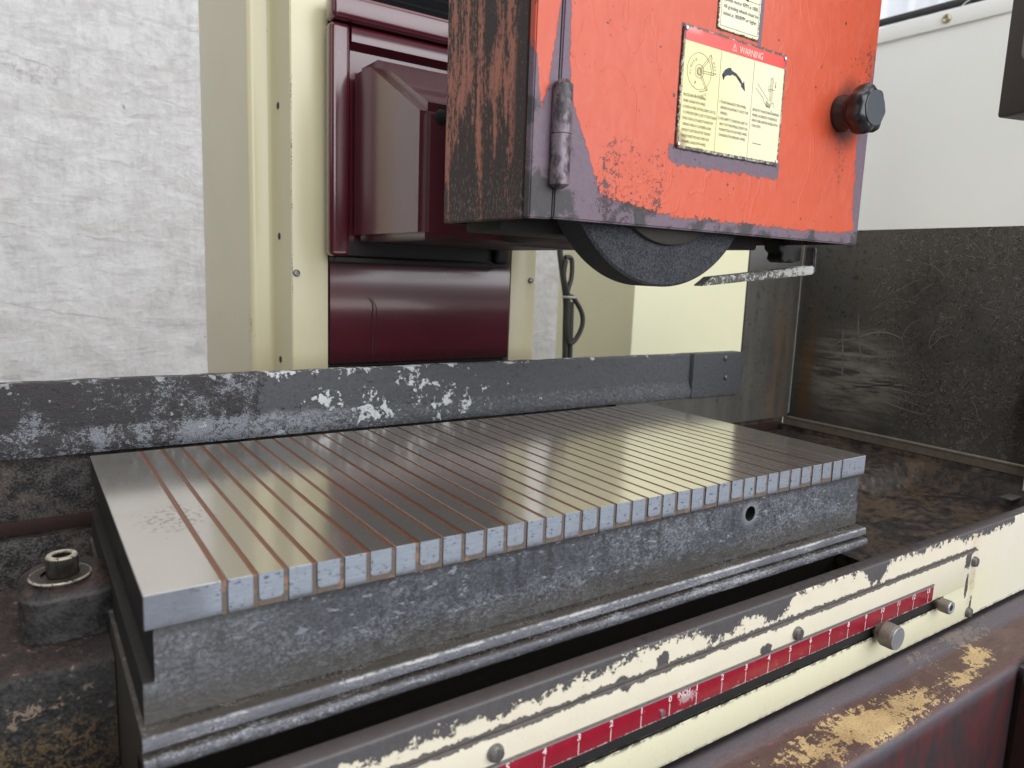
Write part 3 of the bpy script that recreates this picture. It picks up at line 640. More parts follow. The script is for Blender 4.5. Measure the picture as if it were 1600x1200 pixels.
# side cover: flange with screws, rounded bulge, flat side
pr = [(.2268, .5015), (.2268, .574), (.2255, .5775), (.2225, .579)]
for k in range(9):
    a = k / 8 * math.pi / 2; pr.append((.2075 - .0075 * math.sin(a), .5865 - .0075 * math.cos(a)))
pr += [(.2, .84), (.56, .84), (.56, .565), (.2285, .565), (.2285, .5015)]
b = MB(); b.prism(pr, 'z', -1.0, 1.1); b.build('side_cover', M['cream_cover'], mc, None, 50)
b = MB(); b.box(.2708, .5345, .514, .56, -1.0, 1.1); b.build('inner_way', M['black'], mc)
pr = [(.514, .166), (.505, .166), (.5015, .1645), (.500, .160), (.499, .150), (.4985, .036), (.5, .0345), (.514, .0345)]
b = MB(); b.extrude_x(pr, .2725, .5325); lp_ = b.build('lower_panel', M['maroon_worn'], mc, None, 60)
b = MB(); b.stroke([(.322, .116), (.3275, .108), (.328, .100), (.3265, .098), (.3272, .070), (.3268, .050), (.3275, .043)], .0011, .4979); b.stroke([(.326, .115), (.3325, .104), (.3325, .060), (.331, .050), (.3285, .046)], .0007, .4979); b.build('paint_run', M['maroon_rust'], lp_)
b = MB(); b.box(.272, .533, .490, .514, -.02, .030, .002); b.build('way_wiper', M['matte_black'], mc)
sc1 = screw_mesh('screw', .0042, .003, M['screw_dark']); sc2 = screw_mesh('screw_hole', .0042, .0012, M['screw_hole'], False)
for x, z in ((.232, .144), (.5685, .144), (.232, .46), (.5685, .46)): put_mesh('screw', sc1, mc, (x, .4995, z), FY)
for z in (.485, .338, .187, .037): put_mesh('screw', sc2, mc, (.2266, .547, z), FX)
b = MB()
bl = []
for k in range(40):
    bl.append((.488 + (.010 if k % 2 else 0), .452 + k * .0065))
bl += [(.52, .452 + 39 * .0065), (.52, .452)]
b.extrude_x(bl, .275, .53); b.build('bellows', M['black_plastic'], mc, None, 10)

# ================================================================== grinding head
gh = thing('grinding_head', (.46, .20, .147), 'worn orange grinding wheel head with a warning plate, maroon spindle housing behind', 'grinding head')
DX0, DX1, DZ0, DZ1 = .2795, .664, .1935, .445
b = MB(); b.prism([(DX0, DZ0), (DX1, DZ0 + .0012), (DX1 - .001, DZ1), (DX0 + .003, DZ1)], 'y', .070, .078, .0012); b.build('door', M['orange'], gh)
b = MB(); b.prism([(.2585, .1925), (.2783, .1930), (.2808, .445), (.2580, .445)], 'y', .070, .078, .0010); b.build('front_flange', M['orange'], gh)
b = MB(); b.prism([(.0785, .1925), (.192, .1925), (.192, .445), (.0785, .445)], 'x', .2575, .2625, .0008); b.build('side_wall', M['headside'], gh)
b = MB(); b.box(.657, .662, .0785, .192, .195, .445); b.build('side_wall', M['headside'], gh)
b = MB(); b.box(.2627, .6565, .186, .192, .1925, .445); b.build('back_wall', M['matte_black'], gh)
b = MB(); b.box(.2627, .6565, .0785, .1855, .438, .445); b.build('top_wall', M['headside'], gh)
b = MB(); b.box(.275, .588, .132, .185, .186, .30, .002); b.build('guard_plate', M['matte_black'], gh)
b = MB(); b.box(.2628, .6565, .0785, .1855, .262, .270); b.build('inner_shelf', M['black'], gh)
# wheel + flange
b = MB(); b.lathe([(0, -.033), (.106, -.033), (.110, -.030), (.110, -.002), (.108, 0), (0, 0)], 128, at(.410, .086, .257)); wl = b.build('grinding_wheel', M['wheel'], gh, None, 30)
b = MB(); b.lathe([(.076, 0), (.075, .004), (.060, .006), (.030, .007), (.030, .0135), (0, .0135)], 64, at(.410, .086, .257)); b.build('flange', M['hub'], wl)
# hinge: two knuckles and a pin
hg = MB(); hg.lathe([(0, -.0365), (.0035, -.0365), (.0072, -.034), (.0074, -.0002), (.0066, 0), (0, 0)], 24, at(.2800, .0655, .2505, 'z')); h1 = hg.build('hinge', M['hinge'], gh)
hg = MB(); hg.lathe([(0, .0365), (.0035, .0365), (.0070, .033), (.0074, .0004), (.0066, .0002), (0, .0002)], 24, at(.2800, .0655, .2505, 'z')); hg.build('knuckle', M['hinge'], h1)
# knob: six lobed
kn = MB(); pts = []
bm = bmesh.new(); N = 72
def lobe(r, a): return r * (1 + .075 * math.cos(7 * a))
rings = []
for r, h in [(.0, 0), (.0150, 0), (.0190, .002), (.0208, .006), (.0212, .013), (.0194, .0175), (.0165, .0192), (.0, .0192)]:
    rings.append([bm.verts.new((0, 0, h))] if r == 0 else [bm.verts.new((lobe(r, 2 * math.pi * i / N) * math.cos(2 * math.pi * i / N), lobe(r, 2 * math.pi * i / N) * math.sin(2 * math.pi * i / N), h)) for i in range(N)])
for A, B in zip(rings, rings[1:]):
    for i in range(N):
        j = (i + 1) % N
        if len(A) == 1: bm.faces.new((A[0], B[i], B[j]))
        elif len(B) == 1: bm.faces.new((A[i], A[j], B[0]))
        else: bm.faces.new((A[i], A[j], B[j], B[i]))
bmesh.ops.recalc_face_normals(bm, faces=bm.faces)
kn.add(bm, at(.6135, .0555, .3140)); k1 = kn.build('knob', M['black_plastic'], gh, None, 40)
b = MB(); b.lathe([(0, .0193), (.0150, .0193), (.0154, .0200), (.0148, .0204), (0, .0200)], 40, at(.6135, .0555, .3140)); b.build('cap', M['knob_cap'], k1)
b = MB(); b.lathe([(.0165, -.0145), (.0168, -.010), (.0145, -.006), (.0150, 0), (0, .001)], 24, at(.6135, .0555, .3140)); b.build('stem', M['black_plastic'], k1)
# lower bracket bar
b = MB(); b.prism([(.512, .1480), (.690, .1648), (.690, .1740), (.5265, .1572)], 'y', .132, .146, .0012); b.build('bracket_bar', M['bar'], gh)
b = MB(); b.prism([(.6905, .1655), (.6950, .1668), (.6955, .1760), (.6940, .1940), (.6895, .1940), (.6905, .1740)], 'y', .1335, .1445, .0012); b.build('bracket_post', M['hinge'], gh)
b = MB(); b.prism([(.648, .2000), (.690, .2000), (.690, .1790), (.676, .1765), (.668, .1790), (.662, .1760), (.655, .1800), (.657, .1860), (.650, .1900)], 'y', .150, .170, .001); b.build('bracket_block', M['black'], gh)
b = MB(); b.lathe([(0, 0), (.074, 0), (.076, .004), (.076, .14), (0, .14)], 48, at(.41, .33, .262)); b.build('spindle_nose', M['matte_black'], gh)
# spindle housing: left face, sloped hood
SX0, SX1, SF, SB, SZ = .291, .505, .298, .478, .1825
prf = [(SF, SZ), (SF, .3105), (.425, .3775), (SB, .3775), (SB, SZ)]
b = MB(); b.prism(prf, 'x', SX0, SX1, .008); hs = b.build('spindle_housing', M['maroon_greyed'], gh, None, 40)
b = MB(); b.lathe([(0, .0004), (.0068, .0004), (.0074, 0)], 24, at(.3105, SF - .0002, .3005)); b.build('port_hole', M['black'], hs)
# slide: raised border round a recessed field
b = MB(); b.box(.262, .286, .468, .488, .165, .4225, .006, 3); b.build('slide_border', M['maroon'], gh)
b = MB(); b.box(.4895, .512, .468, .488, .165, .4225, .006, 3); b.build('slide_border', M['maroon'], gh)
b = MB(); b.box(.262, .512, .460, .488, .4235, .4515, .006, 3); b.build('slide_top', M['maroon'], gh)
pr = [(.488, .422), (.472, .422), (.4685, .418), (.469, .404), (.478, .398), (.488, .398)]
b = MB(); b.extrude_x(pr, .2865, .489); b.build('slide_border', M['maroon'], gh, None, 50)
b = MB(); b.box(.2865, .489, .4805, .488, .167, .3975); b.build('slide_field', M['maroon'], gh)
b = MB(); b.box(.270, .510, .474, .498, .1585, .1645, .001); b.build('slide_shade_strip', M['matte_black'], gh)  # dark strip added for the shadow between slide and lower panel

# ---- warning plate
PX0, PX1, PZ0, PZ1 = .3965, .5245, .2565, .3490
def rrect(x0, x1, z0, z1, r, n=5):
    o = []
    for cx, cz, a0 in ((x1 - r, z1 - r, 0), (x0 + r, z1 - r, 90), (x0 + r, z0 + r, 180), (x1 - r, z0 + r, 270)):
        for k in range(n + 1): a = R_(a0 + 90 * k / n); o.append((cx + r * math.cos(a), cz + r * math.sin(a)))
    return o
b = MB(); b.prism(rrect(PX0, PX1, PZ0, PZ1, .004), 'y', .0683, .0700, .0004); wp = b.build('warning_plate', M['plate'], gh)
rv = screw_mesh('rivet', .0019, .0014, M['steel'], False)
for x, z in ((PX0 + .0025, PZ0 + .003), (PX1 - .0025, PZ0 + .003), (PX0 + .0028, PZ1 - .003), (PX1 - .0025, PZ1 - .003)): put_mesh('rivet', rv, wp, (x, .0682, z), FY)
IY = .06805
b = MB(); TH = .0021
L1 = ["PROCEDURES FOR LOOSENING", "WHEEL FLANGE WITH WHEEL.", "1.LOOSEN A WHEEL SETTING SCREW CCW TILL", "  A COMPLETES FORM CLOSE TO TIGHT AGAIN", "2.THEN TURN A CCW ABOUT 90 AND STOP", "  TURNING WHILE A IT LOOSENED AGAIN.", "3.EXTRACT B SETTING NUT BY TURNING", "  B IN CW DIRECTION AND THEN TAKE", "  OFF WHEEL FLANGE WITH WHEEL."]
W1 = [.026, .026, .0385, .0385, .036, .034, .034, .032, .029]
for i, (l, w_) in enumerate(zip(L1, W1)): b.text(l, .4005 + (.0008 if l.startswith(' ') else 0), .2965 - i * .0044, IY, TH, w_)
L2 = ["1. PLEASE BALANCE THE WHEEL", "BEFORE MOUNTING IT ONTO THE", "SPINDLE.", "2. FOR SAFETY, PLEASE BE SURE TO", "SHUT OFF THE SPINDLE FROM THE", "PUSHBUTTON ON THE PANEL WHEN", "CHANGING THE GRINDING WHEEL."]
W2 = [.034, .0345, .009, .0375, .0350, .0350, .0340]
for i, (l, w_) in enumerate(zip(L2, W2)): b.text(l, .4420 + (0 if l[0] in '12' else .0025), .2975 - i * .0043, IY, TH, w_)
L3 = ["NEVER PUT HANDS NEAR GRINDING", "WHEEL OR REMOVE WORKPIECES", "FROM TABLE BEFORE WHEEL ROTA-", "TION STOPS."]
for i, (l, w_) in enumerate(zip(L3, [.0355, .0335, .0355, .0125])): b.text(l, .4845, .2975 - i * .0043, IY, TH, w_)
for x in (.4405, .4820): b.stroke([(x, .3373), (x, .2585)], .00025, IY)
b.stroke([(.3985, .2585), (.5225, .2585)], .00025, IY); b.stroke([(.3985, .2585), (.3985, .3472)], .00025, IY); b.stroke([(.5225, .2585), (.5225, .3472)], .00025, IY)
def arc(cx, cz, r, a0, a1, n=40): return [(cx + r * math.cos(R_(a0 + (a1 - a0) * k / n)), cz + r * math.sin(R_(a0 + (a1 - a0) * k / n))) for k in range(n + 1)]
cx, cz = .4165, .3170
for r in (.0138, .0050, .0029, .0024, .0014): b.stroke(arc(cx, cz, r, 0, 360), .00028, IY)
for a, l in ((48, .0185), (2, .0165), (-52, .0160)):
    d = Vector((math.cos(R_(a)), math.sin(R_(a)))); n = Vector((-d.y, d.x)) * .0008
    for sgn in (1, -1): b.stroke([(cx + d.x * .003 + n.x * sgn, cz + d.y * .003 + n.y * sgn), (cx + d.x * l + n.x * sgn, cz + d.y * l + n.y * sgn)], .00028, IY)
    b.stroke([(cx + d.x * l + n.x * 1.6, cz + d.y * l + n.y * 1.6), (cx + d.x * l - n.x * 1.6, cz + d.y * l - n.y * 1.6)], .0005, IY)
b.stroke(arc(cx, cz, .0160, 8, 40, 12), .0004, IY); b.stroke(arc(cx, cz, .0152, -85, -58, 12), .0004, IY)
for word, r, a0, st in (("CLOSED", .0093, 150, 13), ("LOOSE", .0178, 44, -9), ("LOOSE", .0185, -100, 9.5)):
    for i, ch in enumerate(word):
        a = a0 + st * i if word != "CLOSED" else 195 - 15 * i
        b.text(ch, cx + r * math.cos(R_(a)), cz + r * math.sin(R_(a)) - .001, IY, .0019, None, R_(a - 90) if word == "CLOSED" or st < 0 else R_(a + 90))
b.text("A", cx - .005, cz - .0098, IY, .0022); b.text("B", cx + .0006, cz - .0005, IY, .0012)
# grinding wheel seen edge on, hand and workpiece
b.stroke([(.5055, .3270), (.5055, .3085), (.5085, .3085), (.5085, .3270), (.5055, .3270)], .00028, IY)
b.stroke([(.5070, .3285), (.5070, .3065)], .0002, IY); b.stroke([(.5035, .3180), (.5115, .3180)], .0003, IY); b.stroke(arc(.5045, .3185, .0022, 90, 300, 14), .00028, IY)
b.stroke([(.5120, .3250), (.5120, .3205)], .0004, IY); b.stroke([(.5112, .3215), (.5120, .3200), (.5128, .3215)], .0003, IY)
b.stroke([(.4880, .3200), (.5040, .3085)], .00028, IY); b.stroke([(.4865, .3160), (.4970, .3095), (.4985, .3065), (.5020, .3040)], .00028, IY)
for k in range(5): b.stroke([(.5020 + .0012 * k, .3080 - .0006 * k), (.5010 + .0014 * k, .3050 - .0006 * k), (.5025 + .0012 * k, .3030)], .0005, IY)
b.stroke(arc(.5100, .3055, .0020, -60, 200, 14), .0003, IY); b.stroke([(.5085, .3015), (.5095, .2995)], .0004, IY)
b.build('lettering', M['ink'], wp)
b = MB(); b.text("WARNING", .4620, .3395, IY, .0052, .0300)
tri = [(.4530, .3400), (.4585, .3400), (.45575, .3452), (.4530, .3400)]; b.stroke(tri[:2], .0004, IY); b.stroke(tri[1:3], .0004, IY); b.stroke(tri[2:], .0004, IY)
b.poly([(.4554, .3434), (.4561, .3434), (.45585, .3418), (.45565, .3418)], IY); b.poly([(.4554, .3406), (.4561, .3406), (.4561, .3412), (.4554, .3412)], IY)
b.build('heading', M['pink_ink'], wp)
b = MB()
hd = [(.4432, .3195), (.4462, .3235), (.4500, .3256), (.4530, .3262), (.4548, .3242), (.4600, .3232), (.4660, .3198), (.4690, .3165), (.4705, .3190), (.4728, .3110), (.4668, .3145), (.4682, .3152), (.4648, .3185), (.4600, .3208), (.4550, .3214), (.4530, .3200), (.4500, .3200), (.4465, .3182), (.4452, .3150), (.4448, .3190)]
b.poly(hd, IY); b.build('direction_arrow', M['navy_ink'], wp)
b = MB(); b.stroke([(.4875, .2715), (.4990, .2713)], .0006, IY); b.build('red_dash', M['red_ink'], wp)
# ---- rating plate above
b = MB(); b.prism(rrect(.4345, .4850, .3535, .440, .003), 'y', .0686, .0700, .0004); rp = b.build('rating_plate', M['plate2'], gh)
IY2 = .06835; b = MB()
for i, (l, w_) in enumerate((("Spindle motor RPM is 1800.", .0425), ("All grinding wheels must be", .0425), ("tested at 1800RPM or higher.", .0420))): b.text(l, .4392, .3752 - i * .0053, IY2, .0030, w_)
b.stroke([(.4368, .3560), (.4828, .3560)], .0003, IY2); b.stroke([(.4368, .3560), (.4368, .439)], .0003, IY2); b.stroke([(.4828, .3560), (.4828, .439)], .0003, IY2)
b.stroke([(.462, .3810), (.4825, .3810)], .0003, IY2); b.poly([(.458, .3832), (.4685, .3800), (.4685, .3850)], IY2)
b.build('lettering', M['ink'], rp)

# ================================================================== splash guard on the right
sg = thing('splash_guard', (.93, .18, -.13), 'dark scratched sheet metal splash guard closing the right end of the tray', 'splash guard')
b = MB(); b.box(.971, .974, .000, .343, -.056, .2335, .0006); b.build('side_panel', M['guard'], sg)
b = MB(); b.prism([(.60, -.056), (.9708, -.056), (.9708, .2335), (.8447, .2335), (.8447, -.0106), (.60, -.0106)], 'y', .3405, .3435, .0005); b.build('rear_panel', M['guard'], sg)
b = MB(); b.tube([(.9695, .3395, -.05 + .0142 * k + .0003 * (k % 3)) for k in range(20)], [.0011 + .0005 * random.random() for _ in range(20)], 8); b.build('weld_bead', M['scratch'], sg)
b = MB(); b.extrude_x([(0, 0)] * 0 + [(.0, -.056), (.343, -.056), (.343, -.068), (.0, -.068)], .9635, .974); b.build('bottom_lip', M['lip'], sg)
b = MB(); b.tube([(.9655, -.002, -.0565), (.9655, .17, -.0562), (.9655, .335, -.0565)], .0028, 10); b.build('lip_edge', M['lip'], sg)
b = MB(); b.box(.955, .976, -.0025, -.0005, -.092, .2335, .0004); b.build('end_flange', M['edge_white'], sg)
b = MB(); b.box(.925, .954, -.002, .012, -.0915, -.0895, .0004); b.build('clip', M['screw_dark'], sg)
# scuffs
bm = bmesh.new(); rnd = random.Random(5)
def ribbon(pts, wd):
    P = [Vector(p) for p in pts]; L = []
    for i, p in enumerate(P):
        d = (P[min(i + 1, len(P) - 1)] - P[max(i - 1, 0)]).normalized(); n = Vector((-d.y, d.x)) * wd * .5 * (math.sin(math.pi * (i + .4) / len(P)) ** .5)
        L.append((bm.verts.new((.9706, p.x + n.x, p.y + n.y)), bm.verts.new((.9706, p.x - n.x, p.y - n.y))))
    for A, B in zip(L, L[1:]): bm.faces.new((A[0], A[1], B[1], B[0]))
for k in range(30):
    y0, z0 = rnd.uniform(.01, .23), rnd.uniform(-.03, .215); a = rnd.choice([0, 0, 2.8, 1.4, -.5]) + rnd.gauss(0, .35); P = []
    for i in range(rnd.randint(5, 14)):
        P.append((y0, z0)); a += rnd.gauss(0, .28); y0 = min(.3, max(.004, y0 + .0042 * math.cos(a))); z0 = min(.225, max(-.045, z0 + .0042 * math.sin(a)))
    ribbon(P, rnd.uniform(.0003, .0009))
ribbon([(.245 - .0045 * i, .075 + .016 * math.sin(i * .16)) for i in range(17)], .0022)
ribbon([(.285 - .005 * i, .058 + .020 * math.sin(i * .17)) for i in range(16)], .0016)
for k in range(9): ribbon([(.285 - .005 * i - .006 * k % 3, .045 - .0065 * k + .008 * math.sin(i * .14 + k)) for i in range(16 + k)], rnd.uniform(.0008, .0024))
ribbon([(.262 - .0006 * i, .09 - .006 * i) for i in range(14)], .0022); ribbon([(.240 - .0012 * i * i * .1, .115 - .0065 * i) for i in range(12)], .0018)
ex = MB(); ex.add(bm); s_ = ex.build('scratches', M['scratch'], sg); s_['kind'] = 'stuff'

# ================================================================== machine table
mt = thing('machine_table', (.30, .14, -.165), 'grinder table tray with a peeling cream front apron carrying a red inch scale', 'machine table')
b = MB(); b.box(-.45, .6000, -.0445, .339, -.160, -.150, 0); b.build('tray_floor', M['trough'], mt)
bm = bmesh.new(); g = []; rf = random.Random(2)
for i in range(61):
    row = []
    for k in range(61):
        x = .5972 + .3663 * i / 60; y = -.0440 + .383 * k / 60
        z = -.099 + .0235 * (i / 60)
        p = max(0, min(1, (x - .775 - .10 * max(0, y)) / .02)) * max(0, min(1, (.135 - y) / .02)) * max(0, min(1, (.955 - x) / .006))
        z -= .026 * p * p * (3 - 2 * p) + .0007 * math.sin(x * 60 + y * 25) * math.sin(y * 41)
        row.append(bm.verts.new((x, y, z)))
    g.append(row)
for i in range(60):
    for k in range(60): bm.faces.new((g[i][k], g[i + 1][k], g[i + 1][k + 1], g[i][k + 1]))
ex = bmesh.ops.extrude_face_region(bm, geom=list(bm.faces))
for v in [e for e in ex['geom'] if isinstance(e, bmesh.types.BMVert)]: v.co.z = -.16
bmesh.ops.recalc_face_normals(bm, faces=bm.faces)
b = MB(); b.add(bm); b.build('tray_end_floor', M['trough'], mt, None, 50)
TX0, TX1 = -.0035, .5965
pr = [(.285, -.0655), (-.0075, -.0655), (-.0092, -.0662), (-.0100, -.0676), (-.0100, -.0718), (-.0085, -.0726), (-.0055, -.0732), (-.0056, -.0750), (-.0112, -.0756), (-.0124, -.0768), (-.0128, -.0800), (-.0120, -.0820), (.012, -.0850), (.030, -.1495), (.285, -.1495)]
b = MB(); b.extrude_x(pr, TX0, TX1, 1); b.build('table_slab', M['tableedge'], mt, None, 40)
# left shelf the stop block stands on
pr = [(.112, -.0785), (.107, -.0800), (.105, -.0830), (.1035, -.1495), (.235, -.1495), (.235, -.0785)]
b = MB(); b.extrude_x(pr, -.45, -.0040, 8); b.build('table_end', M['shelf'], mt, None, 50)
b = MB(); b.box(-.45, .9745, .352, .360, -.160, -.0105); b.build('tray_back', M['trough'], mt)
b = MB(); b.box(.9640, .9745, -.0440, .3515, -.14, -.0685, .001); b.build('tray_end', M['trough'], mt)
b = MB(); b.box(-.45, .9635, .3505, .3515, -.0775, -.0655, .0005); b.build('ledge', M['maroon_rust'], mt)
b = MB(); b.box(-.45, .9635, .3395, .3515, -.160, -.0780, .001); b.build('ledge_face', M['trough'], mt)
# back rail
pr = [(.352, .0515), (.3415, .0515), (.3400, .0502), (.3400, .0150), (.3392, .0100), (.3370, .0055), (.3350, .0020), (.3345, -.0050), (.3360, -.0095), (.352, -.0100)]
b = MB(); b.extrude_x(pr, -.45, .7345, 60)
for v in b.bm.verts:
    v.co.y += .0006 * math.sin(v.co.x * 37) + .0003 * math.sin(v.co.x * 91); 
    if v.co.z > .04: v.co.z += .0003 * math.sin(v.co.x * 140) + .0003 * math.sin(v.co.x * 61)
rl = b.build('back_rail', M['rail'], mt, None, 50)
b = MB(); b.box(.735, .838, .3335, .3515, -.0102, .0519, .0008); ep = b.build('rail_end_plate', M['rail'], mt)
bo = screw_mesh('bolt', .0040, .0034, M['screw_dark'])
for x, z in ((.8000, .0440), (.8035, .0160)): put_mesh('bolt', bo, ep, (x, .3336, z), FY)
# front apron
pr = [(-.0460, -.0712), (-.0460, -.163), (-.0550, -.163), (-.0550, -.0745), (-.0548, -.0734), (-.0542, -.0726), (-.0532, -.0720), (-.0480, -.0711)]
b = MB(); b.extrude_x(pr, -.45, 1.35, 1); b.build('front_apron', M['apron'], mt, None, 40)
# scale carrier plate with slot
b = MB(); b.box(-.45, .7155, -.0572, -.0551, -.1268, -.0925, .0005); sp = b.build('scale_plate', M['apron'], mt)
b = MB(); b.box(-.45, .7155, -.0572, -.0551, -.1625, -.1362, .0004); b.build('plate_lower_strip', M['apron'], sp)
b = MB(); b.box(.6560, .7155, -.0572, -.0551, -.13625, -.12675, 0); b.build('plate_end', M['apron'], sp)
b = MB(); b.box(-.45, .6555, -.0553, -.05505, -.1361, -.1270, 0); b.build('slot', M['black'], sp)
b = MB(); b.box(-.45, .6325, -.0584, -.0573, -.1262, -.1106, .0003); sb = b.build('scale_strip', M['scale'], mt)
b = MB(); b.box(-.45, .6330, -.0588, -.0573, -.1106, -.1098, .0002); b.build('scale_edge', M['screw_dark'], sb)
SY = -.05855; b = MB(); O = .2950; K = .02525
for n in range(-11, 14):
    x = O + n * K
    b.stroke([(x, -.1172), (x, -.1258)], .0005, SY)
    if n < 13 or True: b.text(str(abs(n)), x, -.1160, SY, .0042, None, 0, 'CENTER', .018)
b.text("INCH", O + .0070, -.1158, SY, .0038, .0115, 0, "LEFT", .015); b.stroke([(O + .0105, -.1165), (O + .0185, -.1165)], .0003, SY)
b.build('lettering', M['white_ink'], sb)['kind'] = 'stuff'
b = MB(); b.lathe([(.0022, 0), (.0020, .0010), (0, .0014)], 16, at(.2885, -.0584, -.1215)); b.build('rivet', M['steel'], sb)
scr = screw_mesh('screw', .0052, .0040, M['screw_dark'])
for x, z in ((.1608, -.1030), (.4293, -.1040), (.7085, -.1035), (.7100, -.1555)): put_mesh('screw', scr, sp, (x, -.0572, z), FY)
# knurled stop knob
def knurled(x, y, z, r, l, nm, parent, mat, cap):
    bm_ = bmesh.new(); n = 40; rings = []
    for h in [i / 8 * l for i in range(9)]:
        rr = r if 0 < h < l else r * .94
        rings.append([bm_.verts.new((rr * (1 + .030 * ((i + int(h / l * 8)) % 2)) * math.cos(2 * math.pi * i / n), rr * (1 + .030 * ((i + int(h / l * 8)) % 2)) * math.sin(2 * math.pi * i / n), h)) for i in range(n)])
    for A, B in zip(rings, rings[1:]):
        for i in range(n): bm_.faces.new((A[i], A[(i + 1) % n], B[(i + 1) % n], B[i]))
    bm_.faces.new(rings[0][::-1]); bm_.faces.new(rings[-1]); bmesh.ops.recalc_face_normals(bm_, faces=bm_.faces)
    q = MB(); q.add(bm_, at(x, y, z)); o_ = q.build(nm, mat, parent, None, 20)
    return o_
k = knurled(.5440, -.0630, -.1312, .0101, .0115, 'stop_knob', mt, M['knurl'], None)
b = MB(); b.lathe([(0, .01155), (.0090, .01155), (.0098, .0119), (.0095, .0125), (0, .0126)], 36, at(.5440, -.0630, -.1312)); b.build('cap', M['alu'], k)
b = MB(); b.lathe([(.0068, -.0046), (.0068, -.0012), (.0040, -.0010), (.0040, 0)], 24, at(.5440, -.0630, -.1312)); b.lathe([(.0045, -.0078), (.0045, -.0040)], 16, at(.5440, -.0630, -.1312)); b.build('stem', M['knurl'], k)
k = knurled(.6440, -.0605, -.1305, .0062, .0095, 'thumb_screw', mt, M['knurl'], None)
b = MB(); b.lathe([(.0026, .0085), (.0030, .00965), (.0056, .0100), (.0060, .0094)], 30, at(.6440, -.0605, -.1305)); b.build('rim', M['alu'], k)
b = MB(); b.lathe([(0, .0096), (.0030, .0097)], 6, at(.6440, -.0605, -.1305)); b.build('hex_socket', M['black'], k)
b = MB(); b.lathe([(.0034, -.0052), (.0034, 0)], 20, at(.6440, -.0605, -.1305)); b.build('stem', M['knurl'], k)

# ================================================================== stop block on the left
cbk = thing('stop_block', (-.024, .16, -.0785), 'dark cast stop block with a socket head bolt, left of the chuck', 'stop block')
def rr2(x0, x1, y0, y1, r, n=6):
    return rrect(x0, x1, y0, y1, r, n)
bm = bmesh.new(); rings = []
for sc, z in ((1.0, -.0780), (1.0, -.0535), (.985, -.0500), (.94, -.0475), (.72, -.0425), (.62, -.0415)):
    rings.append([bm.verts.new((-.0240 + (x + .024) * sc, .162 + (y - .162) * sc, z)) for x, y in rr2(-.0500, .0020, .136, .188, .014)])
for A, B in zip(rings, rings[1:]):
    for i in range(len(A)): bm.faces.new((A[i], A[(i + 1) % len(A)], B[(i + 1) % len(A)], B[i]))
bm.faces.new(rings[0][::-1]); bm.faces.new(rings[-1]); bmesh.ops.recalc_face_normals(bm, faces=bm.faces)
b = MB(); b.add(bm); b.build('block', M['block'], cbk, None, 50)
b = MB(); b.lathe([(.0105, 0), (.0165, 0), (.0170, .0008), (.0165, .0016), (.0105, .0016)], 36, at(-.0275, .150, -.0412, 'z')); b.build('washer', M['bolt'], cbk)
b = MB(); b.lathe([(0, .0085), (.0052, .0085), (.0055, .0123), (.0080, .0125), (.0088, .0113), (.0088, 0)], 36, at(-.0262, .150, -.0400, 'z')); bt = b.build('bolt', M['bolt'], cbk)
b = MB(); b.lathe([(0, .0092), (.0050, .0092)], 6, at(-.0262, .150, -.0400, 'z')); b.build('hex_socket', M['black'], bt)

# ================================================================== magnetic chuck
CW = .2853
mg = thing('magnetic_chuck', (.30, CW / 2, -.065), 'long steel magnetic chuck with copper coloured stripes across its ground top', 'magnetic chuck')
bm = bmesh.new()
OUT = [(.004, -.0180), (.5935, -.0180), (.5935, -.0440), (.5962, -.0440), (.5962, -.0652), (-.0012, -.0652), (-.0012, -.0440), (.004, -.0440)]
HOL = [(.440 + .0062 * math.cos(k * math.pi / 14), -.0306 + .0062 * math.sin(k * math.pi / 14)) for k in range(28)]
vo = [bm.verts.new((x, .0008, z)) for x, z in OUT]; vb = [bm.verts.new((x, CW - .002, z)) for x, z in OUT]
vh = [bm.verts.new((x, .0010, z)) for x, z in HOL]; vd = [bm.verts.new((x, .0140, z)) for x, z in HOL]
ed = [bm.edges.new((L[k], L[(k + 1) % len(L)])) for L in (vo, vh) for k in range(len(L))]
bmesh.ops.triangle_fill(bm, use_beauty=True, edges=ed)
for A, B in ((vo, vb), (vh, vd)):
    for k in range(len(A)): bm.faces.new((A[k], A[(k + 1) % len(A)], B[(k + 1) % len(A)], B[k]))
bm.faces.new(vb)
bmesh.ops.recalc_face_normals(bm, faces=bm.faces)
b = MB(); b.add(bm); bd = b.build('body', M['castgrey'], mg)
b = MB(); b.lathe([(0, 0), (.0060, 0)], 24, at(.440, .014, -.0306)); b.build('bore', M['black'], bd)
NS, S0, PT, BW = 36, .0362, .01503, .0027
ZB = -.0176
b = MB(); b.box(0, S0 - BW / 2 - .00004, 0, CW, ZB, 0, .0004, 1); b.build('end_plate', M['pole'], mg)
b = MB(); b.box(S0 + (NS - 1) * PT + BW / 2 + .00004, .6, 0, CW, ZB, 0, .0004, 1); b.build('end_plate', M['pole'], mg)
w0 = PT - BW - .00008
def centred(wx, z0, mat, name, bev):
    q = MB(); q.box(-wx / 2, wx / 2, 0, CW, z0, 0, bev, 1); me = bpy.data.meshes.new(name); q.bm.to_mesh(me); q.bm.free(); me.materials.append(mat); return me
mL = centred(w0, ZB, M['pole'], 'pole', .00022); q = MB(); RR = .0022
prU = [(-w0 / 2, 0), (w0 / 2, 0)] + [(w0 / 2 - RR + RR * math.cos(a * math.pi / 10), -.0142 + RR - RR * math.sin(a * math.pi / 10)) for a in range(6)] + [(-w0 / 2 + RR - RR * math.sin(a * math.pi / 10), -.0142 + RR - RR * math.cos(a * math.pi / 10)) for a in range(6)]
